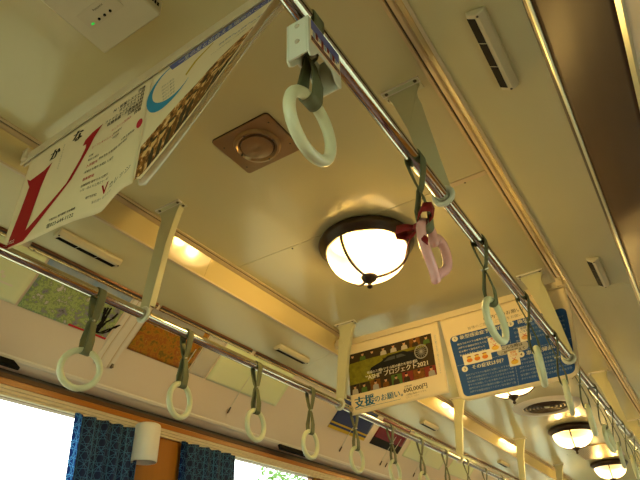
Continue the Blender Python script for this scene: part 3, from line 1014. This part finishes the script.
# ------------------------------------------------------------ grab rails, brackets
XR, ZR, RR = 0.524, 1.860, 0.0165
for sg, lab in ((-1, 'long polished grab rail over the window side with the blue curtains'), (1, 'long polished grab rail nearest the camera carrying the pink heart')):
    b = MB()
    b.tube([(sg * XR, Y0 + 0.002, ZR), (sg * XR, 3, ZR), (sg * XR, 7, ZR), (sg * XR, Y1 - 0.002, ZR)], RR, 24)
    gr = b.build('grab_rail', M['steel'])
    tag(gr, lab, 'grab rail', 'polished grab rails')

def bracket(sg):
    t = thing('rail_bracket', '', 'bracket', (sg * XR, 0, ZC))
    # local: x outwards is sg
    L = lambda x: sg * x
    zb = ZR - ZC
    plate = [(-0.006, 0), (-0.105, 0), (-0.105, -0.012), (-0.094, -0.035), (-0.060, -0.16), (-0.026, zb + 0.028), (-0.021, zb), (-0.014, zb - 0.020),
             (0.0, zb - 0.026), (0.014, zb - 0.020), (0.021, zb), (0.020, zb + 0.03), (0.014, zb + 0.08), (-0.012, -0.085), (-0.018, -0.060), (-0.019, -0.040), (-0.015, -0.026), (-0.008, -0.014), (-0.008, 0)]
    b = MB()
    b.prism([(L(x), z) for x, z in plate], 'y', -0.002, 0.002)
    # folded edge along the inner side
    inner = plate[2:6]
    vs, fs = [], []
    for x, z in inner:
        vs += [(L(x), 0.0, z), (L(x), 0.022, z), (L(x + 0.003), 0.022, z), (L(x + 0.003), 0.0, z)]
    for i in range(len(inner) - 1):
        for k_ in range(4):
            a = i * 4 + k_
            c = i * 4 + (k_ + 1) % 4
            fs.append((a, c, c + 4, a + 4))
    b.add(vs, fs)
    b.build('plate', M['bracket'], t, bevel=0.001)
    f = MB()
    x0, x1 = sorted((L(-0.116), L(-0.004)))
    f.box((x0, -0.020, -0.004), (x1, 0.026, -0.0002))
    f.box((x0, -0.0215, -0.0065), (x1, -0.0195, -0.0002), 1)
    f.box((x0, -0.0045, -0.0065), (x1, -0.0025, -0.004), 1)
    f.box((x0 - 0.0015, -0.0215, -0.0065), (x0 + 0.0005, -0.0025, -0.0002), 1)
    f.box((x1 - 0.0005, -0.0215, -0.0065), (x1 + 0.0015, -0.0025, -0.0002), 1)
    fl = f.build('flange', [M['bracket'], M['lampwhite']], t, smooth=False)
    for x, y in ((-0.104, -0.011), (-0.016, -0.011), (-0.107, 0.014)):
        s = MB()
        s.lathe([(0, -0.0075), (0.004, -0.0065), (0.0055, -0.004)], 10, (L(x), y, 0))
        s.build('screw', M['screw'], fl)
    c = MB()
    n, R_, r_ = 28, RR + 0.0065, 0.0062
    c.tube([(R_ * math.cos(2 * PI * i / n), 0, zb + R_ * math.sin(2 * PI * i / n)) for i in range(n)], r_, 10, closed=True)
    c.build('collar', M['paleplastic'], t)
    return t
order = ('nearest', 'second', 'third', 'fourth', 'fifth')
for sg, ys, nm in ((-1, (1.09, 2.315, 3.87, 5.36, 6.80), 'holding the window side grab rail'), (1, (1.065, 2.360, 3.93, 5.36, 6.80), 'holding the grab rail with the pink heart')):
    proto = bracket(sg)
    for i, y in enumerate(ys):
        o = proto if i == 0 else copy_tree(proto)
        o.location.y = y
        tag(o, 'tapered cream ceiling bracket, %s of those %s' % (order[i], nm), 'bracket', 'tapered grab rail brackets')

# ------------------------------------------------------------ hanging straps
RT_, RtR = 0.0535, 0.0090       # ring major and tube radius
ring_top = -0.168               # rail centre to ring outer top
def strap_band(z_end, half=0.0135, half_mid=0.0105, twist=0.0):
    """closed webbing loop: over the rail and under the ring"""
    path = []
    r = RR + 0.0018
    for i in range(13):
        a = math.radians(180 - 180 * i / 12)
        path.append((r * math.cos(a), r * math.sin(a), half))
    z0 = -0.012
    down = [(r * 0.98, z0, half), (0.012, -0.040, half * 0.95), (0.0035, -0.075, half_mid), (-0.002, -0.095, half_mid), (-0.0060, -0.115, half_mid), (-0.0125, z_end + 0.030, half)]
    path += down
    rb = RtR + 0.003
    for i in range(13):
        a = math.radians(0 + -180 * i / 12)
        path.append((-rb * math.cos(a), z_end + rb * math.sin(a), half))
    for x, z, h in reversed(down):
        path.append((-x, z, h))
    return path
def band_mesh(path):
    b = MB()
    vs, fs = [], []
    for x, z, h in path:
        # the webbing turns a little between rail and ring
        k_ = max(0.0, min(1.0, -z / 0.17))
        off = 0.0045 * math.sin(PI * k_) * (1 if x > 0 else -1)
        for q in (-1, -0.5, 0, 0.5, 1):
            vs.append((x, q * h + off, z))
    n = len(path)
    for i in range(n):
        j = (i + 1) % n
        for q in range(4):
            fs.append((i * 5 + q, i * 5 + q + 1, j * 5 + q + 1, j * 5 + q))
    return b.add(vs, fs)

def ring_mesh():
    b = MB()
    n = 48
    b.tube([(0, RT_ * math.sin(2 * PI * i / n), RT_ * math.cos(2 * PI * i / n)) for i in range(n)], RtR, 14, closed=True)
    return b

def make_strap():
    t = thing('hanging_strap', '', 'hanging strap', (0, 0, ZR))
    zc = ring_top - RtR                       # tube centre at the top of the ring
    band_mesh(strap_band(zc)).build('webbing', M['strap'], t, solid=0.0022, angle=60)
    s = MB()
    s.tube([(-0.0105, 0, -0.086), (0.0105, 0, -0.086)], 0.0028, 10)
    s.build('rivet', M['rivet'], t)
    r = ring_mesh().build('ring', M['ring'], t, angle=80)
    r.location = (0, 0, zc - RT_)
    return t
proto = make_strap()
used = False
random.seed(21)
nth = ['first', 'second', 'third', 'fourth', 'fifth', 'sixth', 'seventh', 'eighth', 'ninth', 'tenth', 'eleventh', 'twelfth', 'thirteenth', 'fourteenth', 'fifteenth', 'sixteenth', 'seventeenth']
left_y = [0.917, 1.290, 1.677, 2.060, 2.450, 2.835, 3.225, 3.605, 3.985, 4.365, 4.745, 5.125, 5.505, 5.885, 6.265, 6.645]
right_y = [0.495, 1.310, 1.710, 2.080, 2.445, 2.820, 3.230, 3.610, 3.985, 4.365, 4.745, 5.125, 5.505, 5.885, 6.265]
for sg, ys in ((-1, left_y), (1, right_y)):
    for i, y in enumerate(ys):
        if not used:
            o = proto
            used = True
        else:
            o = copy_tree(proto)
        o.location = (sg * XR, y, ZR)
        o.rotation_euler = (0, math.radians(random.uniform(-2.0, 2.0)), 0)
        for ch in o.children:
            if ch.name.startswith('ring'):
                ch.rotation_euler = (0, 0, math.radians(random.uniform(-5, 5) if sg < 0 else (0, -6, 14, 11, 10, -5, 4, 8, 9, -6)[i % 10]))
        if sg < 0:
            lab = 'round ivory strap ring, %s from the near end of the window side rail' % nth[i]
        elif i == 0:
            lab = 'large near ivory strap ring hanging below the white advert holder'
        else:
            lab = 'ivory strap ring, %s beyond the pink heart on the same rail' % nth[i - 1]
        tag(o, lab, 'hanging strap', 'hanging straps with ivory rings')
        if sg < 0 and i == 0:
            o.rotation_euler = (0, math.radians(4.0), 0)
        if sg < 0 and i < 2:
            for ch in o.children:
                if ch.name.startswith('ring'):
                    ch.rotation_euler = (0, 0, math.radians((-20, 8)[i]))
        if sg > 0 and i == 0:
            o.rotation_euler = (0, math.radians(1.0), 0)
            for ch in o.children:
                if ch.name.startswith('ring'):
                    ch.rotation_euler = (0, 0, 0)

# advert holder round the nearest strap of the right rail
t = thing('strap_advert_holder', 'white plastic advert holder with two rivets around the nearest strap', 'advert holder', (XR + 0.009, 0.490, 1.765))
b = MB()
prof = [(-0.046, 0.038), (0.046, 0.038), (0.046, -0.040), (0.040, -0.046), (0.030, -0.040), (0.018, -0.022), (-0.018, -0.022), (-0.030, -0.040), (-0.040, -0.050), (-0.046, -0.044)]
for x0, x1 in ((-0.020, -0.0165), (0.0165, 0.020)):
    b.prism(prof, 'x', x0, x1)
b.box((-0.0165, -0.046, -0.044), (0.0165, -0.0425, 0.038))
b.box((-0.0165, 0.0425, -0.040), (0.0165, 0.046, 0.038))
b.build('casing', M['paleplastic'], t, bevel=0.0012)
for z in (0.024, -0.012):
    r = MB()
    r.tube([(0, -0.0485, z), (0, -0.0455, z)], [0.0034, 0.0046], 12)
    r.build('rivet', M['rivet'], t)
for x in (0.0206, -0.0206):
    c = MB()
    c.box((x - 0.0004, -0.042, -0.018), (x + 0.0004, 0.042, 0.034), 0)
    xo = x + (0.0006 if x > 0 else -0.0006)
    def quad(y0, z0, y1, z1, mi):
        c.box((xo - 0.0003, y0, z0), (xo + 0.0003, y1, z1), mi)
    quad(-0.040, 0.010, 0.040, 0.032, 1)
    quad(-0.040, -0.016, 0.040, -0.006, 2)
    for i in range(9):
        quad(-0.036 + i * 0.008, -0.006 + 0.004 * (i % 3), -0.030 + i * 0.008, 0.008 + 0.006 * (i % 2), 3 if i % 2 else 4)
    c.build('advert_card', [M['paper'], M['violet'], M['maroon'], M['cloth2'], M['skyprint']], t, smooth=False)

# pink heart strap with a red bow
t = thing('heart_strap', 'pink heart-shaped strap handle tied with a dark red bow', 'hanging strap', (XR, 0.905, ZR), group='hanging straps with ivory rings')
del t['group']
zc = -0.175
band_mesh(strap_band(zc)).build('webbing', M['strap'], t, solid=0.0022, angle=60)
hp = []
n = 56
for i in range(n):
    a = 2 * PI * i / n
    hx = 16 * math.sin(a) ** 3
    hz = 13 * math.cos(a) - 5 * math.cos(2 * a) - 2 * math.cos(3 * a) - math.cos(4 * a)
    hp.append((0, hx / 32 * 0.112, hz / 29 * 0.128))
hb = MB()
hb.tube(hp, 0.0098, 14, closed=True)
h = hb.build('heart_ring', M['pink'], t, angle=80)
# the heart hangs from one lobe, leaning
h.rotation_euler = (math.radians(-14), 0, math.radians(-4))
h.location = (0, 0.030, zc - 0.047)
bow = MB()
def ribbon(pts, wv, b):
    vs, fs = [], []
    for i, (p_, wd) in enumerate(zip(pts, wv)):
        vs += [(p_[0] - wd * 0.25, p_[1], p_[2] - wd), (p_[0] + wd * 0.25, p_[1], p_[2] + wd)]
    for i in range(len(pts) - 1):
        fs.append((2 * i, 2 * i + 1, 2 * i + 3, 2 * i + 2))
    b.add(vs, fs)
for q in (-1, 1):
    loop = [(0.0, 0.0, 0.0), (-0.014, q * 0.018, 0.010), (-0.018, q * 0.036, 0.016), (-0.008, q * 0.044, 0.014), (0.006, q * 0.036, 0.010), (0.006, q * 0.016, 0.002), (0, 0, 0)]
    ribbon(loop, [0.006, 0.010, 0.013, 0.013, 0.013, 0.010, 0.006], bow)
    tail = [(0.002, 0, 0), (-0.010, q * 0.012, -0.020), (-0.014, q * 0.020, -0.045), (-0.012, q * 0.030, -0.062)]
    ribbon(tail, [0.005, 0.007, 0.009, 0.010], bow)
bow.lathe([(0, -0.009), (0.008, -0.006), (0.009, 0.0), (0.008, 0.006), (0, 0.009)], 10)
bo = bow.build('bow', M['ribbon'], t, solid=0.0012, angle=60)
bo.location = (-0.016, -0.002, zc + 0.000)
bo.rotation_euler = (0, 0, math.radians(62))
bo.scale = (1.1, 1.25, 0.95)

# ------------------------------------------------------------ ceiling lamps
def make_lamp():
    t = thing('ceiling_lamp', '', 'ceiling lamp', (0, 0, ZC))
    b = MB()
    b.lathe([(0.150, -0.0005), (0.176, -0.0005), (0.186, -0.010), (0.190, -0.022), (0.186, -0.034), (0.176, -0.040), (0.172, -0.048), (0.163, -0.056), (0.154, -0.054), (0.150, -0.040)], 56)
    b.build('rim', M['bronze'], t, angle=50)
    g = MB()
    prof = []
    for i in range(15):
        a = math.radians(90 * i / 14)
        prof.append((0.158 * math.cos(a) ** 0.85 if i < 14 else 0.0005, -0.050 - 0.118 * math.sin(a)))
    g.lathe(prof, 56)
    g.build('glass_bowl', M['bowl'], t, angle=80)
    for k_ in range(3):
        an = math.radians(22 + 120 * k_)
        rb = MB()
        rb.tube([((r + 0.003) * math.cos(an), (r + 0.003) * math.sin(an), z - 0.002) for r, z in prof[:-1]], 0.0058, 8)
        rb.build('rib', M['bronze'], t)
    f = MB()
    f.lathe([(0.0005, -0.158), (0.030, -0.160), (0.033, -0.167), (0.026, -0.180), (0.015, -0.188), (0.009, -0.194), (0.007, -0.199), (0.011, -0.205), (0.010, -0.212), (0.0005, -0.217)], 24)
    f.build('finial', M['bronze'], t, angle=60)
    for x in (-0.07, 0.07):
        pl = bpy.data.lights.new('bulb', 'POINT')
        pl.energy = 9.5
        pl.color = (1.0, 0.66, 0.20)
        pl.shadow_soft_size = 0.03
        po = bpy.data.objects.new('bulb', pl)
        COL.objects.link(po)
        po.parent = t
        po.location = (x, 0, -0.085)
    return t
lamp = make_lamp()
for i, (y, lab) in enumerate(((1.690, 'large glowing bowl lamp nearest the camera, behind the pink heart'), (3.520, 'glowing bowl lamp mostly hidden behind the blue notice'),
                              (5.260, 'glowing bowl lamp just beyond the round ceiling grille'), (7.045, 'farthest glowing bowl lamp at the bottom right corner'))):
    o = lamp if i == 0 else copy_tree(lamp)
    o.location.y = y
    if i in (2, 3):
        o.rotation_euler.z = math.radians(13)
    tag(o, lab, 'ceiling lamp', 'bronze rimmed bowl lamps')

# ------------------------------------------------------------ ceiling fittings
t = thing('ceiling_speaker', 'square bronze ceiling speaker plate with a round centre', 'speaker', (-0.008, 1.008, ZC))
def rounded(hx, hy, r):
    pts = []
    for cx, cy, a0 in ((hx - r, -hy + r, -90), (hx - r, hy - r, 0), (-hx + r, hy - r, 90), (-hx + r, -hy + r, 180)):
        for i in range(6):
            a = math.radians(a0 + 18 * i)
            pts.append((cx + r * math.cos(a), cy + r * math.sin(a)))
    return pts
b = MB()
b.prism(rounded(0.107, 0.092, 0.012), 'z', -0.007, -0.002)
b.build('plate', M['speaker'], t, bevel=0.0015)
b = MB()
b.prism(rounded(0.1085, 0.0935, 0.013), 'z', -0.0035, -0.0003)
b.build('gasket', M['bronze'], t)
b = MB()
b.lathe([(0.074, -0.006), (0.069, -0.016), (0.063, -0.017), (0.057, -0.0095), (0.051, -0.0080), (0.050, -0.015), (0.046, -0.016), (0.0005, -0.0125)], 44)
rc = b.build('round_cover', M['speaker'], t)
g = MB()
g.lathe([(0.0555, -0.0092), (0.0505, -0.0082)], 44)
g.build('groove', M['speakerdk'], rc)
for x, y in ((-0.09, -0.05), (-0.09, 0.06), (0.09, -0.06), (0.09, 0.05), (-0.06, 0.0), (0.062, 0.0), (0, 0.063), (0, -0.063)):
    s = MB()
    s.lathe([(0, -0.0185 if abs(x) < 0.08 else -0.0085), (0.003, -0.017 if abs(x) < 0.08 else -0.0075), (0.0035, -0.006)], 8, (x, y, 0))
    s.build('screw', M['screw'], t)

t = thing('air_purifier', 'square cream ceiling appliance with three black buttons and a green light', 'appliance', (0.015, 0.330, ZC))
b = MB()
b.prism(rounded(0.0985, 0.168, 0.006), 'z', -0.048, -0.0003)
b.build('casing', M['box'], t, bevel=0.004)
b = MB()
b.prism([(x - 0.010, y + 0.082) for x, y in rounded(0.056, 0.022, 0.002)], 'z', -0.0490, -0.0478)
pn = b.build('fascia', M['boxpanel'], t)
for i in range(3):
    c = MB()
    c.lathe([(0.0005, -0.0515), (0.003, -0.0512), (0.0035, -0.0485)], 10, (-0.027 + 0.019 * i, 0.094, 0))
    c.build('button', M['black'], pn)
c = MB()
c.box((-0.054, 0.092, -0.0500), (-0.045, 0.097, -0.0488))
tag(c.build('indicator_light', M['led'], pn, bevel=0.0008), 'small green light')
vs, fs = text_polys('Panasonic', 0.0080)
c = MB()
c.add([(-0.021 + x, 0.074 - y, -0.0494) for x, y in vs], fs)
c.build('lettering', M['ink'], pn, smooth=False)
for i in range(3):
    c = MB()
    c.box((0.0983, 0.135 + i * 0.008, -0.030), (0.0992, 0.140 + i * 0.008, -0.018))
    c.build('side_slot', M['black'], t, smooth=False)

t = thing('ceiling_grille', 'round ceiling air grille of concentric rings before the third lamp', 'ceiling grille', (0.0, 4.480, ZC))
b = MB()
b.lathe([(0.170, -0.004), (0.176, -0.016), (0.190, -0.020), (0.228, -0.015), (0.250, -0.0005)], 60)
b.build('flange', M['lampwhite'], t)
b = MB()
b.lathe([(0.172, -0.005), (0.0005, -0.003)], 60)
b.build('backing', M['seam'], t)
for i in range(5):
    r0 = 0.034 + i * 0.0285
    b = MB()
    b.lathe([(r0, -0.005), (r0 + 0.004, -0.012), (r0 + 0.012, -0.010), (r0 + 0.010, -0.005)], 48)
    b.build('grille_ring', M['speakerdk'], t)
b = MB()
b.lathe([(0.0005, -0.013), (0.018, -0.012), (0.022, -0.005)], 30)
b.build('hub', M['ceil'], t)

t = thing('ceiling_speaker', 'square perforated brown ceiling grille between the two far lamps', 'speaker', (0.02, 6.400, ZC))
b = MB()
b.box((-0.195, -0.33, -0.008), (0.195, 0.33, -0.0003))
b.build('frame', M['speaker'], t, bevel=0.002)
b = MB()
for i in range(21):
    for j in range(35):
        x = -0.18 + i * 0.018
        y = -0.306 + j * 0.018
        b.add([(x - 0.005, y, -0.0085), (x, y - 0.005, -0.0085), (x + 0.005, y, -0.0085), (x, y + 0.005, -0.0085)], [(0, 1, 2, 3)])
b.build('perforation', M['speakerdk'], t, smooth=False)

# ------------------------------------------------------------ slot vents on the side ceilings
def vent(sg):
    t = thing('slot_vent', '', 'vent', (sg * 0.738, 0, 0))
    slope = (2.118 - ZS) / (0.836 - SX)
    t.location.z = ZS + slope * (0.738 - SX)
    t.rotation_euler = (0, sg * -math.atan(slope) * 1.0, 0)
    b = MB()
    b.prism([(-0.024, -0.0002), (-0.022, -0.012), (-0.002, -0.020), (0.006, -0.020), (0.020, -0.010), (0.022, -0.0002)], 'y', -0.130, 0.130)
    b.build('housing', M['vent'], t, bevel=0.003)
    for i in range(3):
        s = MB()
        y0 = -0.119 + i * 0.080
        s.prism([(-0.0215, -0.0080), (-0.0228, -0.0130), (-0.004, -0.0205), (-0.004, -0.0120)], 'y', y0, y0 + 0.076)
        s.build('slot', M['black'], t)
    for y in (-0.124, 0.124):
        s = MB()
        s.lathe([(0, -0.0225), (0.003, -0.0215), (0.0035, -0.018)], 8, (0.003, y, 0))
        s.build('screw', M['screw'], t)
    return t
vl = ('slot vent above the spring landscape poster on the window side', 'slot vent just above the second rail bracket on the window side', 'small slot vent seen under the project poster', 'farthest small slot vent on the window side')
for sg, ys in ((-1, (0.985, 2.225, 3.95, 5.68)), (1, (0.97, 2.26))):
    proto = vent(sg)
    for i, y in enumerate(ys):
        o = proto if i == 0 else copy_tree(proto)
        o.location.y = y
        lab = vl[i] if sg < 0 else ('large near slot vent beside the dark brown overhead poster', 'smaller slot vent farther along beside the dark brown poster')[i]
        tag(o, lab, 'vent', 'slot vents with black openings')

# ------------------------------------------------------------ rack posters
def rack_surf(sg, y0, off=0.0022):
    def f(s, t):
        # t runs down the slope from 0 to 0.205, s along the car
        x = 0.848 + t * (0.976 - 0.848) / 0.200
        x = min(max(x, 0.841), 1.12)
        z = slope_pt(x)
        return (sg * (x - off * 0.75), y0 + s, z - off * 0.66)
    return f
def rack_poster(sg, y0, y1, mt, label, prints=None, h=0.200, t0=0.0):
    t = thing('rack_poster', label, 'poster')
    sf = rack_surf(sg, y0)
    sf2 = lambda s, q: sf(s, q + t0)
    sheet('paper', sf2, y1 - y0, h - t0, mt, t, nx=20, nz=14, thick=0.0012)
    if prints:
        pr = Print(sf2, 0.0012)
        prints(pr, y1 - y0)
        pr.build('print', t)
    return t
rack_poster(-1, -1.2, 0.40, M['greenglare'], 'glare-tinted pale green poster in the window side rack, half out of frame')
def marks(pr, L):
    for i in range(5):
        pr.rect(0.30 + i * 0.022, 0.10, 0.312 + i * 0.022, 0.112, M['white'])
        pr.rect(0.311 + i * 0.022, 0.112, 0.323 + i * 0.022, 0.124, M['white'])
    pr.rect(0.28, 0.135, 0.45, 0.142, M['white'])
rack_poster(-1, 0.41, 0.905, M['greenglare'], 'glare-tinted pale green poster with a white checker mark beside the spring landscape poster', marks)
def spring(pr, L):
    random.seed(5)
    pr.rect(0.0, 0.0, L, 0.045, M['skyprint'])
    for a in range(7):
        x0, y0 = L * 0.86, 0.185
        pts = [(x0, y0)]
        ang = math.radians(-150 + a * 22)
        for k_ in range(4):
            ang += random.uniform(-0.5, 0.5)
            pts.append((pts[-1][0] + 0.022 * math.cos(ang), pts[-1][1] + 0.030 * math.sin(ang)))
        for (u0, v0), (u1, v1) in zip(pts[:-1], pts[1:]):
            wd = 0.006
            pr.poly([(u0 - wd, v0), (u0 + wd, v0), (u1 + wd * 0.6, v1), (u1 - wd * 0.6, v1)], M['carink'], 0.0012)
    pr.rect(0.2, 0.190, L, 0.198, M['hanko'], 0.0012)
rack_poster(-1, 0.915, 1.285, M['spring'], 'spring landscape poster with a dark tree in the window side rack', spring)
def autumn(pr, L):
    random.seed(9)
    pr.rect(0.0, 0.0, L * 0.9, 0.035, M['cloth3'])
rack_poster(-1, 1.395, 1.735, M['autumn'], 'orange autumn leaves poster in the window side rack', autumn)
rack_poster(-1, 1.86, 2.40, M['greenglare'], 'glare-tinted pale green poster in the rack just past the autumn leaves poster')
def navy(pr, L):
    pr.rect(0.0, 0.15, L, 0.2, M['gold'])
    pr.rect(0.0, 0.162, L, 0.178, M['navyprint'], 0.0004)
    pr.rect(0.05, 0.03, 0.2, 0.06, M['violet'])
rack_poster(-1, 2.92, 3.36, M['navyprint'], 'navy poster with a gold lower band in the window side rack', navy)
def maroon(pr, L):
    pr.rect(0.0, 0.14, L, 0.2, M['carink'])
    pr.rect(0.03, 0.02, L - 0.03, 0.03, M['white'])
rack_poster(-1, 3.44, 3.86, M['maroon'], 'dark red poster with a black lower band in the window side rack', maroon)
rack_poster(-1, 3.93, 4.62, M['greenglare'], 'glare-tinted pale green poster in the rack beyond the dark red poster')
rack_poster(-1, 4.75, 5.25, M['greenglare'], 'farthest glare-tinted pale green poster in the window side rack')
rack_poster(1, -1.2, 8.2, M['brownposter'], 'dark brown glossy poster strip overhead on the right', h=0.196)

# ---- joint cover between spring and autumn posters, following the cove
def cove_path(y, xs, off):
    return [(-(x - off * 0.75), y, slope_pt(x) - off * 0.66) for x in xs]
t = thing('joint_cover', 'pale grooved cover strip between the spring and autumn posters', 'panel joint')
xs = [0.848, 0.87, 0.90, 0.938, 0.978, 1.010, 1.036]
b = MB()
vs, fs = [], []
for x in xs:
    z = slope_pt(x)
    for (yy, of) in ((1.295, 0.001), (1.297, 0.004), (1.313, 0.004), (1.316, 0.002), (1.322, 0.002), (1.325, 0.004), (1.357, 0.004), (1.360, 0.002), (1.366, 0.002), (1.369, 0.004), (1.385, 0.004), (1.387, 0.001)):
        vs.append((-(x - of * 0.75), yy, z - of * 0.66))
for i in range(len(xs) - 1):
    for j in range(11):
        a = i * 12 + j
        fs.append((a, a + 1, a + 13, a + 12))
b.add(vs, fs)
b.build('strip', M['lampwhite'], t, smooth=False)
for y in (1.319, 1.363):
    g = MB()
    g.tube(cove_path(y, xs, 0.0022), 0.0016, 6)
    g.build('groove', M['molding'], t)
for y in (1.306, 1.378):
    c = MB()
    x = 1.030
    c.box((-(x) - 0.006, y - 0.006, slope_pt(x) - 0.010), (-(x) + 0.010, y + 0.006, slope_pt(x) + 0.008))
    c.build('end_clip', M['screw'], t, bevel=0.002)

def clip_rod(ys, label):
    t = thing('poster_clip', label, 'poster clip', group='thin clips below the window side rack')
    for y in ys:
        b = MB()
        b.tube(cove_path(y, [0.90, 0.938, 0.978, 1.010, 1.032], 0.006), 0.0018, 8)
        rd = b.build('rod', M['paleplastic'], t)
        c = MB()
        c.tube(cove_path(y, [1.026, 1.040, 1.046], 0.006), [0.0032, 0.0048, 0.0035], 8)
        c.build('tip', M['screw'], rd)
clip_rod((1.705,), 'thin poster clip hanging at the lower edge of the autumn poster')
clip_rod((2.10,), 'thin poster clip on the glare-tinted pale green poster past the autumn poster')
clip_rod((3.16,), 'thin poster clip beside the navy poster with the gold band')
clip_rod((3.70, 3.78), 'pair of thin poster clips below the dark red poster')
clip_rod((4.24,), 'thin poster clip farthest along the window side rack')
# clear sheet between the autumn and glare-tinted pale green posters
t = thing('clear_holder', 'empty clear poster holder next to the autumn leaves poster', 'poster holder')
sheet('clear_sheet', rack_surf(-1, 1.740), 0.112, 0.200, M['clear'], t, nx=6, nz=12, thick=0.001)

# ---- small black fittings on the lip under the rack
def lip_fitting(y, label):
    t = thing('black_fitting', label, 'fitting', (-1.085, y, 1.806), group='black fittings under the window side cove')
    t.rotation_euler = (0, math.radians(52), 0)
    b = MB()
    b.prism([(-0.028, -0.10), (0.028, -0.13), (0.028, 0.13), (-0.028, 0.10)], 'z', -0.010, 0.006)
    b.build('body', M['black'], t, bevel=0.004)
    c = MB()
    c.box((-0.014, -0.07, -0.013), (0.012, 0.03, -0.009))
    c.build('cover', M['screw'], t, bevel=0.002)
lip_fitting(0.905, 'black fitting under the cove at the left edge of the picture')
lip_fitting(2.70, 'black fitting under the cove above the second window')

# ---- wall lamp on the pillar
t = thing('wall_lamp', 'white cylindrical wall lamp on the orange wood pillar', 'wall lamp', (-1.090, 1.660, 1.652))
b = MB()
b.lathe([(0.0005, 0.074), (0.045, 0.074), (0.051, 0.070), (0.0535, 0.062), (0.0535, -0.076), (0.0515, -0.080), (0.047, -0.078), (0.047, -0.05), (0.0005, -0.045)], 40)
b.build('shade', M['lampwhite'], t, angle=40)
b = MB()
b.box((-0.0578, -0.028, -0.03), (-0.045, 0.028, 0.03))
b.build('wall_mount', M['lampwhite'], t, bevel=0.003)

# ---- curtains
def curtain(y0, y1, lean, label, folds):
    nx, nz = 90, 16
    zt, zb = 1.7065, 0.92
    Lr = (y1 - y0) * 1.5
    t = thing('curtain', label, 'curtain', group='navy hemp leaf curtains')
    for nm, i0, i1, mt in (('hem', 0, 9, M['hem']), ('cloth', 9, nx, M['curtain'])):
        b = MB()
        vs, fs, uv = [], [], []
        w = i1 - i0
        for j in range(nz + 1):
            v = j / nz
            z = zt + (zb - zt) * v
            for i in range(i0, i1 + 1):
                u = i / nx
                y = y0 + (y1 - y0) * u + lean * v * (1 - u)
                x = -1.126 + 0.011 * math.sin(u * folds * 2 * PI + 0.6 * v) + 0.003 * math.sin(u * folds * 4.7 * PI)
                vs.append((x, y, z))
                uv.append((u * Lr, z))
        for j in range(nz):
            for i in range(w):
                a = j * (w + 1) + i
                fs.append((a, a + 1, a + w + 2, a + w + 1))
        b.add(vs, fs)
        o = b.build(nm, mt, t, angle=90)
        l = o.data.uv_layers.new(name='UVMap')
        for lp in o.data.loops:
            l.data[lp.index].uv = uv[lp.vertex_index]
        if nm == 'cloth':
            sm = o.modifiers.new('thick', 'SOLIDIFY')
            sm.thickness = 0.001
curtain(1.325, 1.655, 0.045, 'navy patterned curtain left of the white wall lamp', 5)
curtain(1.895, 2.275, 0.0, 'navy patterned curtain right of the orange wood pillar', 5)

# ------------------------------------------------------------ trees outside the far window
def tree(x, y, h, r, label, n):
    t = thing('tree', label, 'tree', (x, y, -0.9))
    b = MB()
    b.tube([(0, 0, 0), (0.05, 0.02, h * 0.3), (0, 0, h * 0.6)], [0.16, 0.12, 0.05], 10)
    b.build('trunk', M['bark'], t)
    f = MB()
    for i in range(n):
        while True:
            p_ = Vector((random.uniform(-1, 1), random.uniform(-1, 1), random.uniform(-1, 1)))
            if p_.length < 1:
                break
        c = Vector((p_.x * r, p_.y * r, h * 0.62 + p_.z * h * 0.36))
        a = Vector((random.uniform(-1, 1), random.uniform(-1, 1), random.uniform(-0.6, 0.6))).normalized() * 0.10
        d = a.cross(Vector((random.uniform(-1, 1), random.uniform(-1, 1), 1))).normalized() * 0.05
        f.add([c - a, c + d, c + a, c - d], [(0, 1, 2, 3)])
    f.build('foliage', M['leaf'], t, smooth=False)
random.seed(4)
tree(-9.0, 14.2, 6.0, 1.7, 'leafy green tree seen through the window past the second curtain', 2600)
tree(-12.5, 22.5, 6.5, 1.8, 'farther leafy green tree seen through the window past the second curtain', 2200)
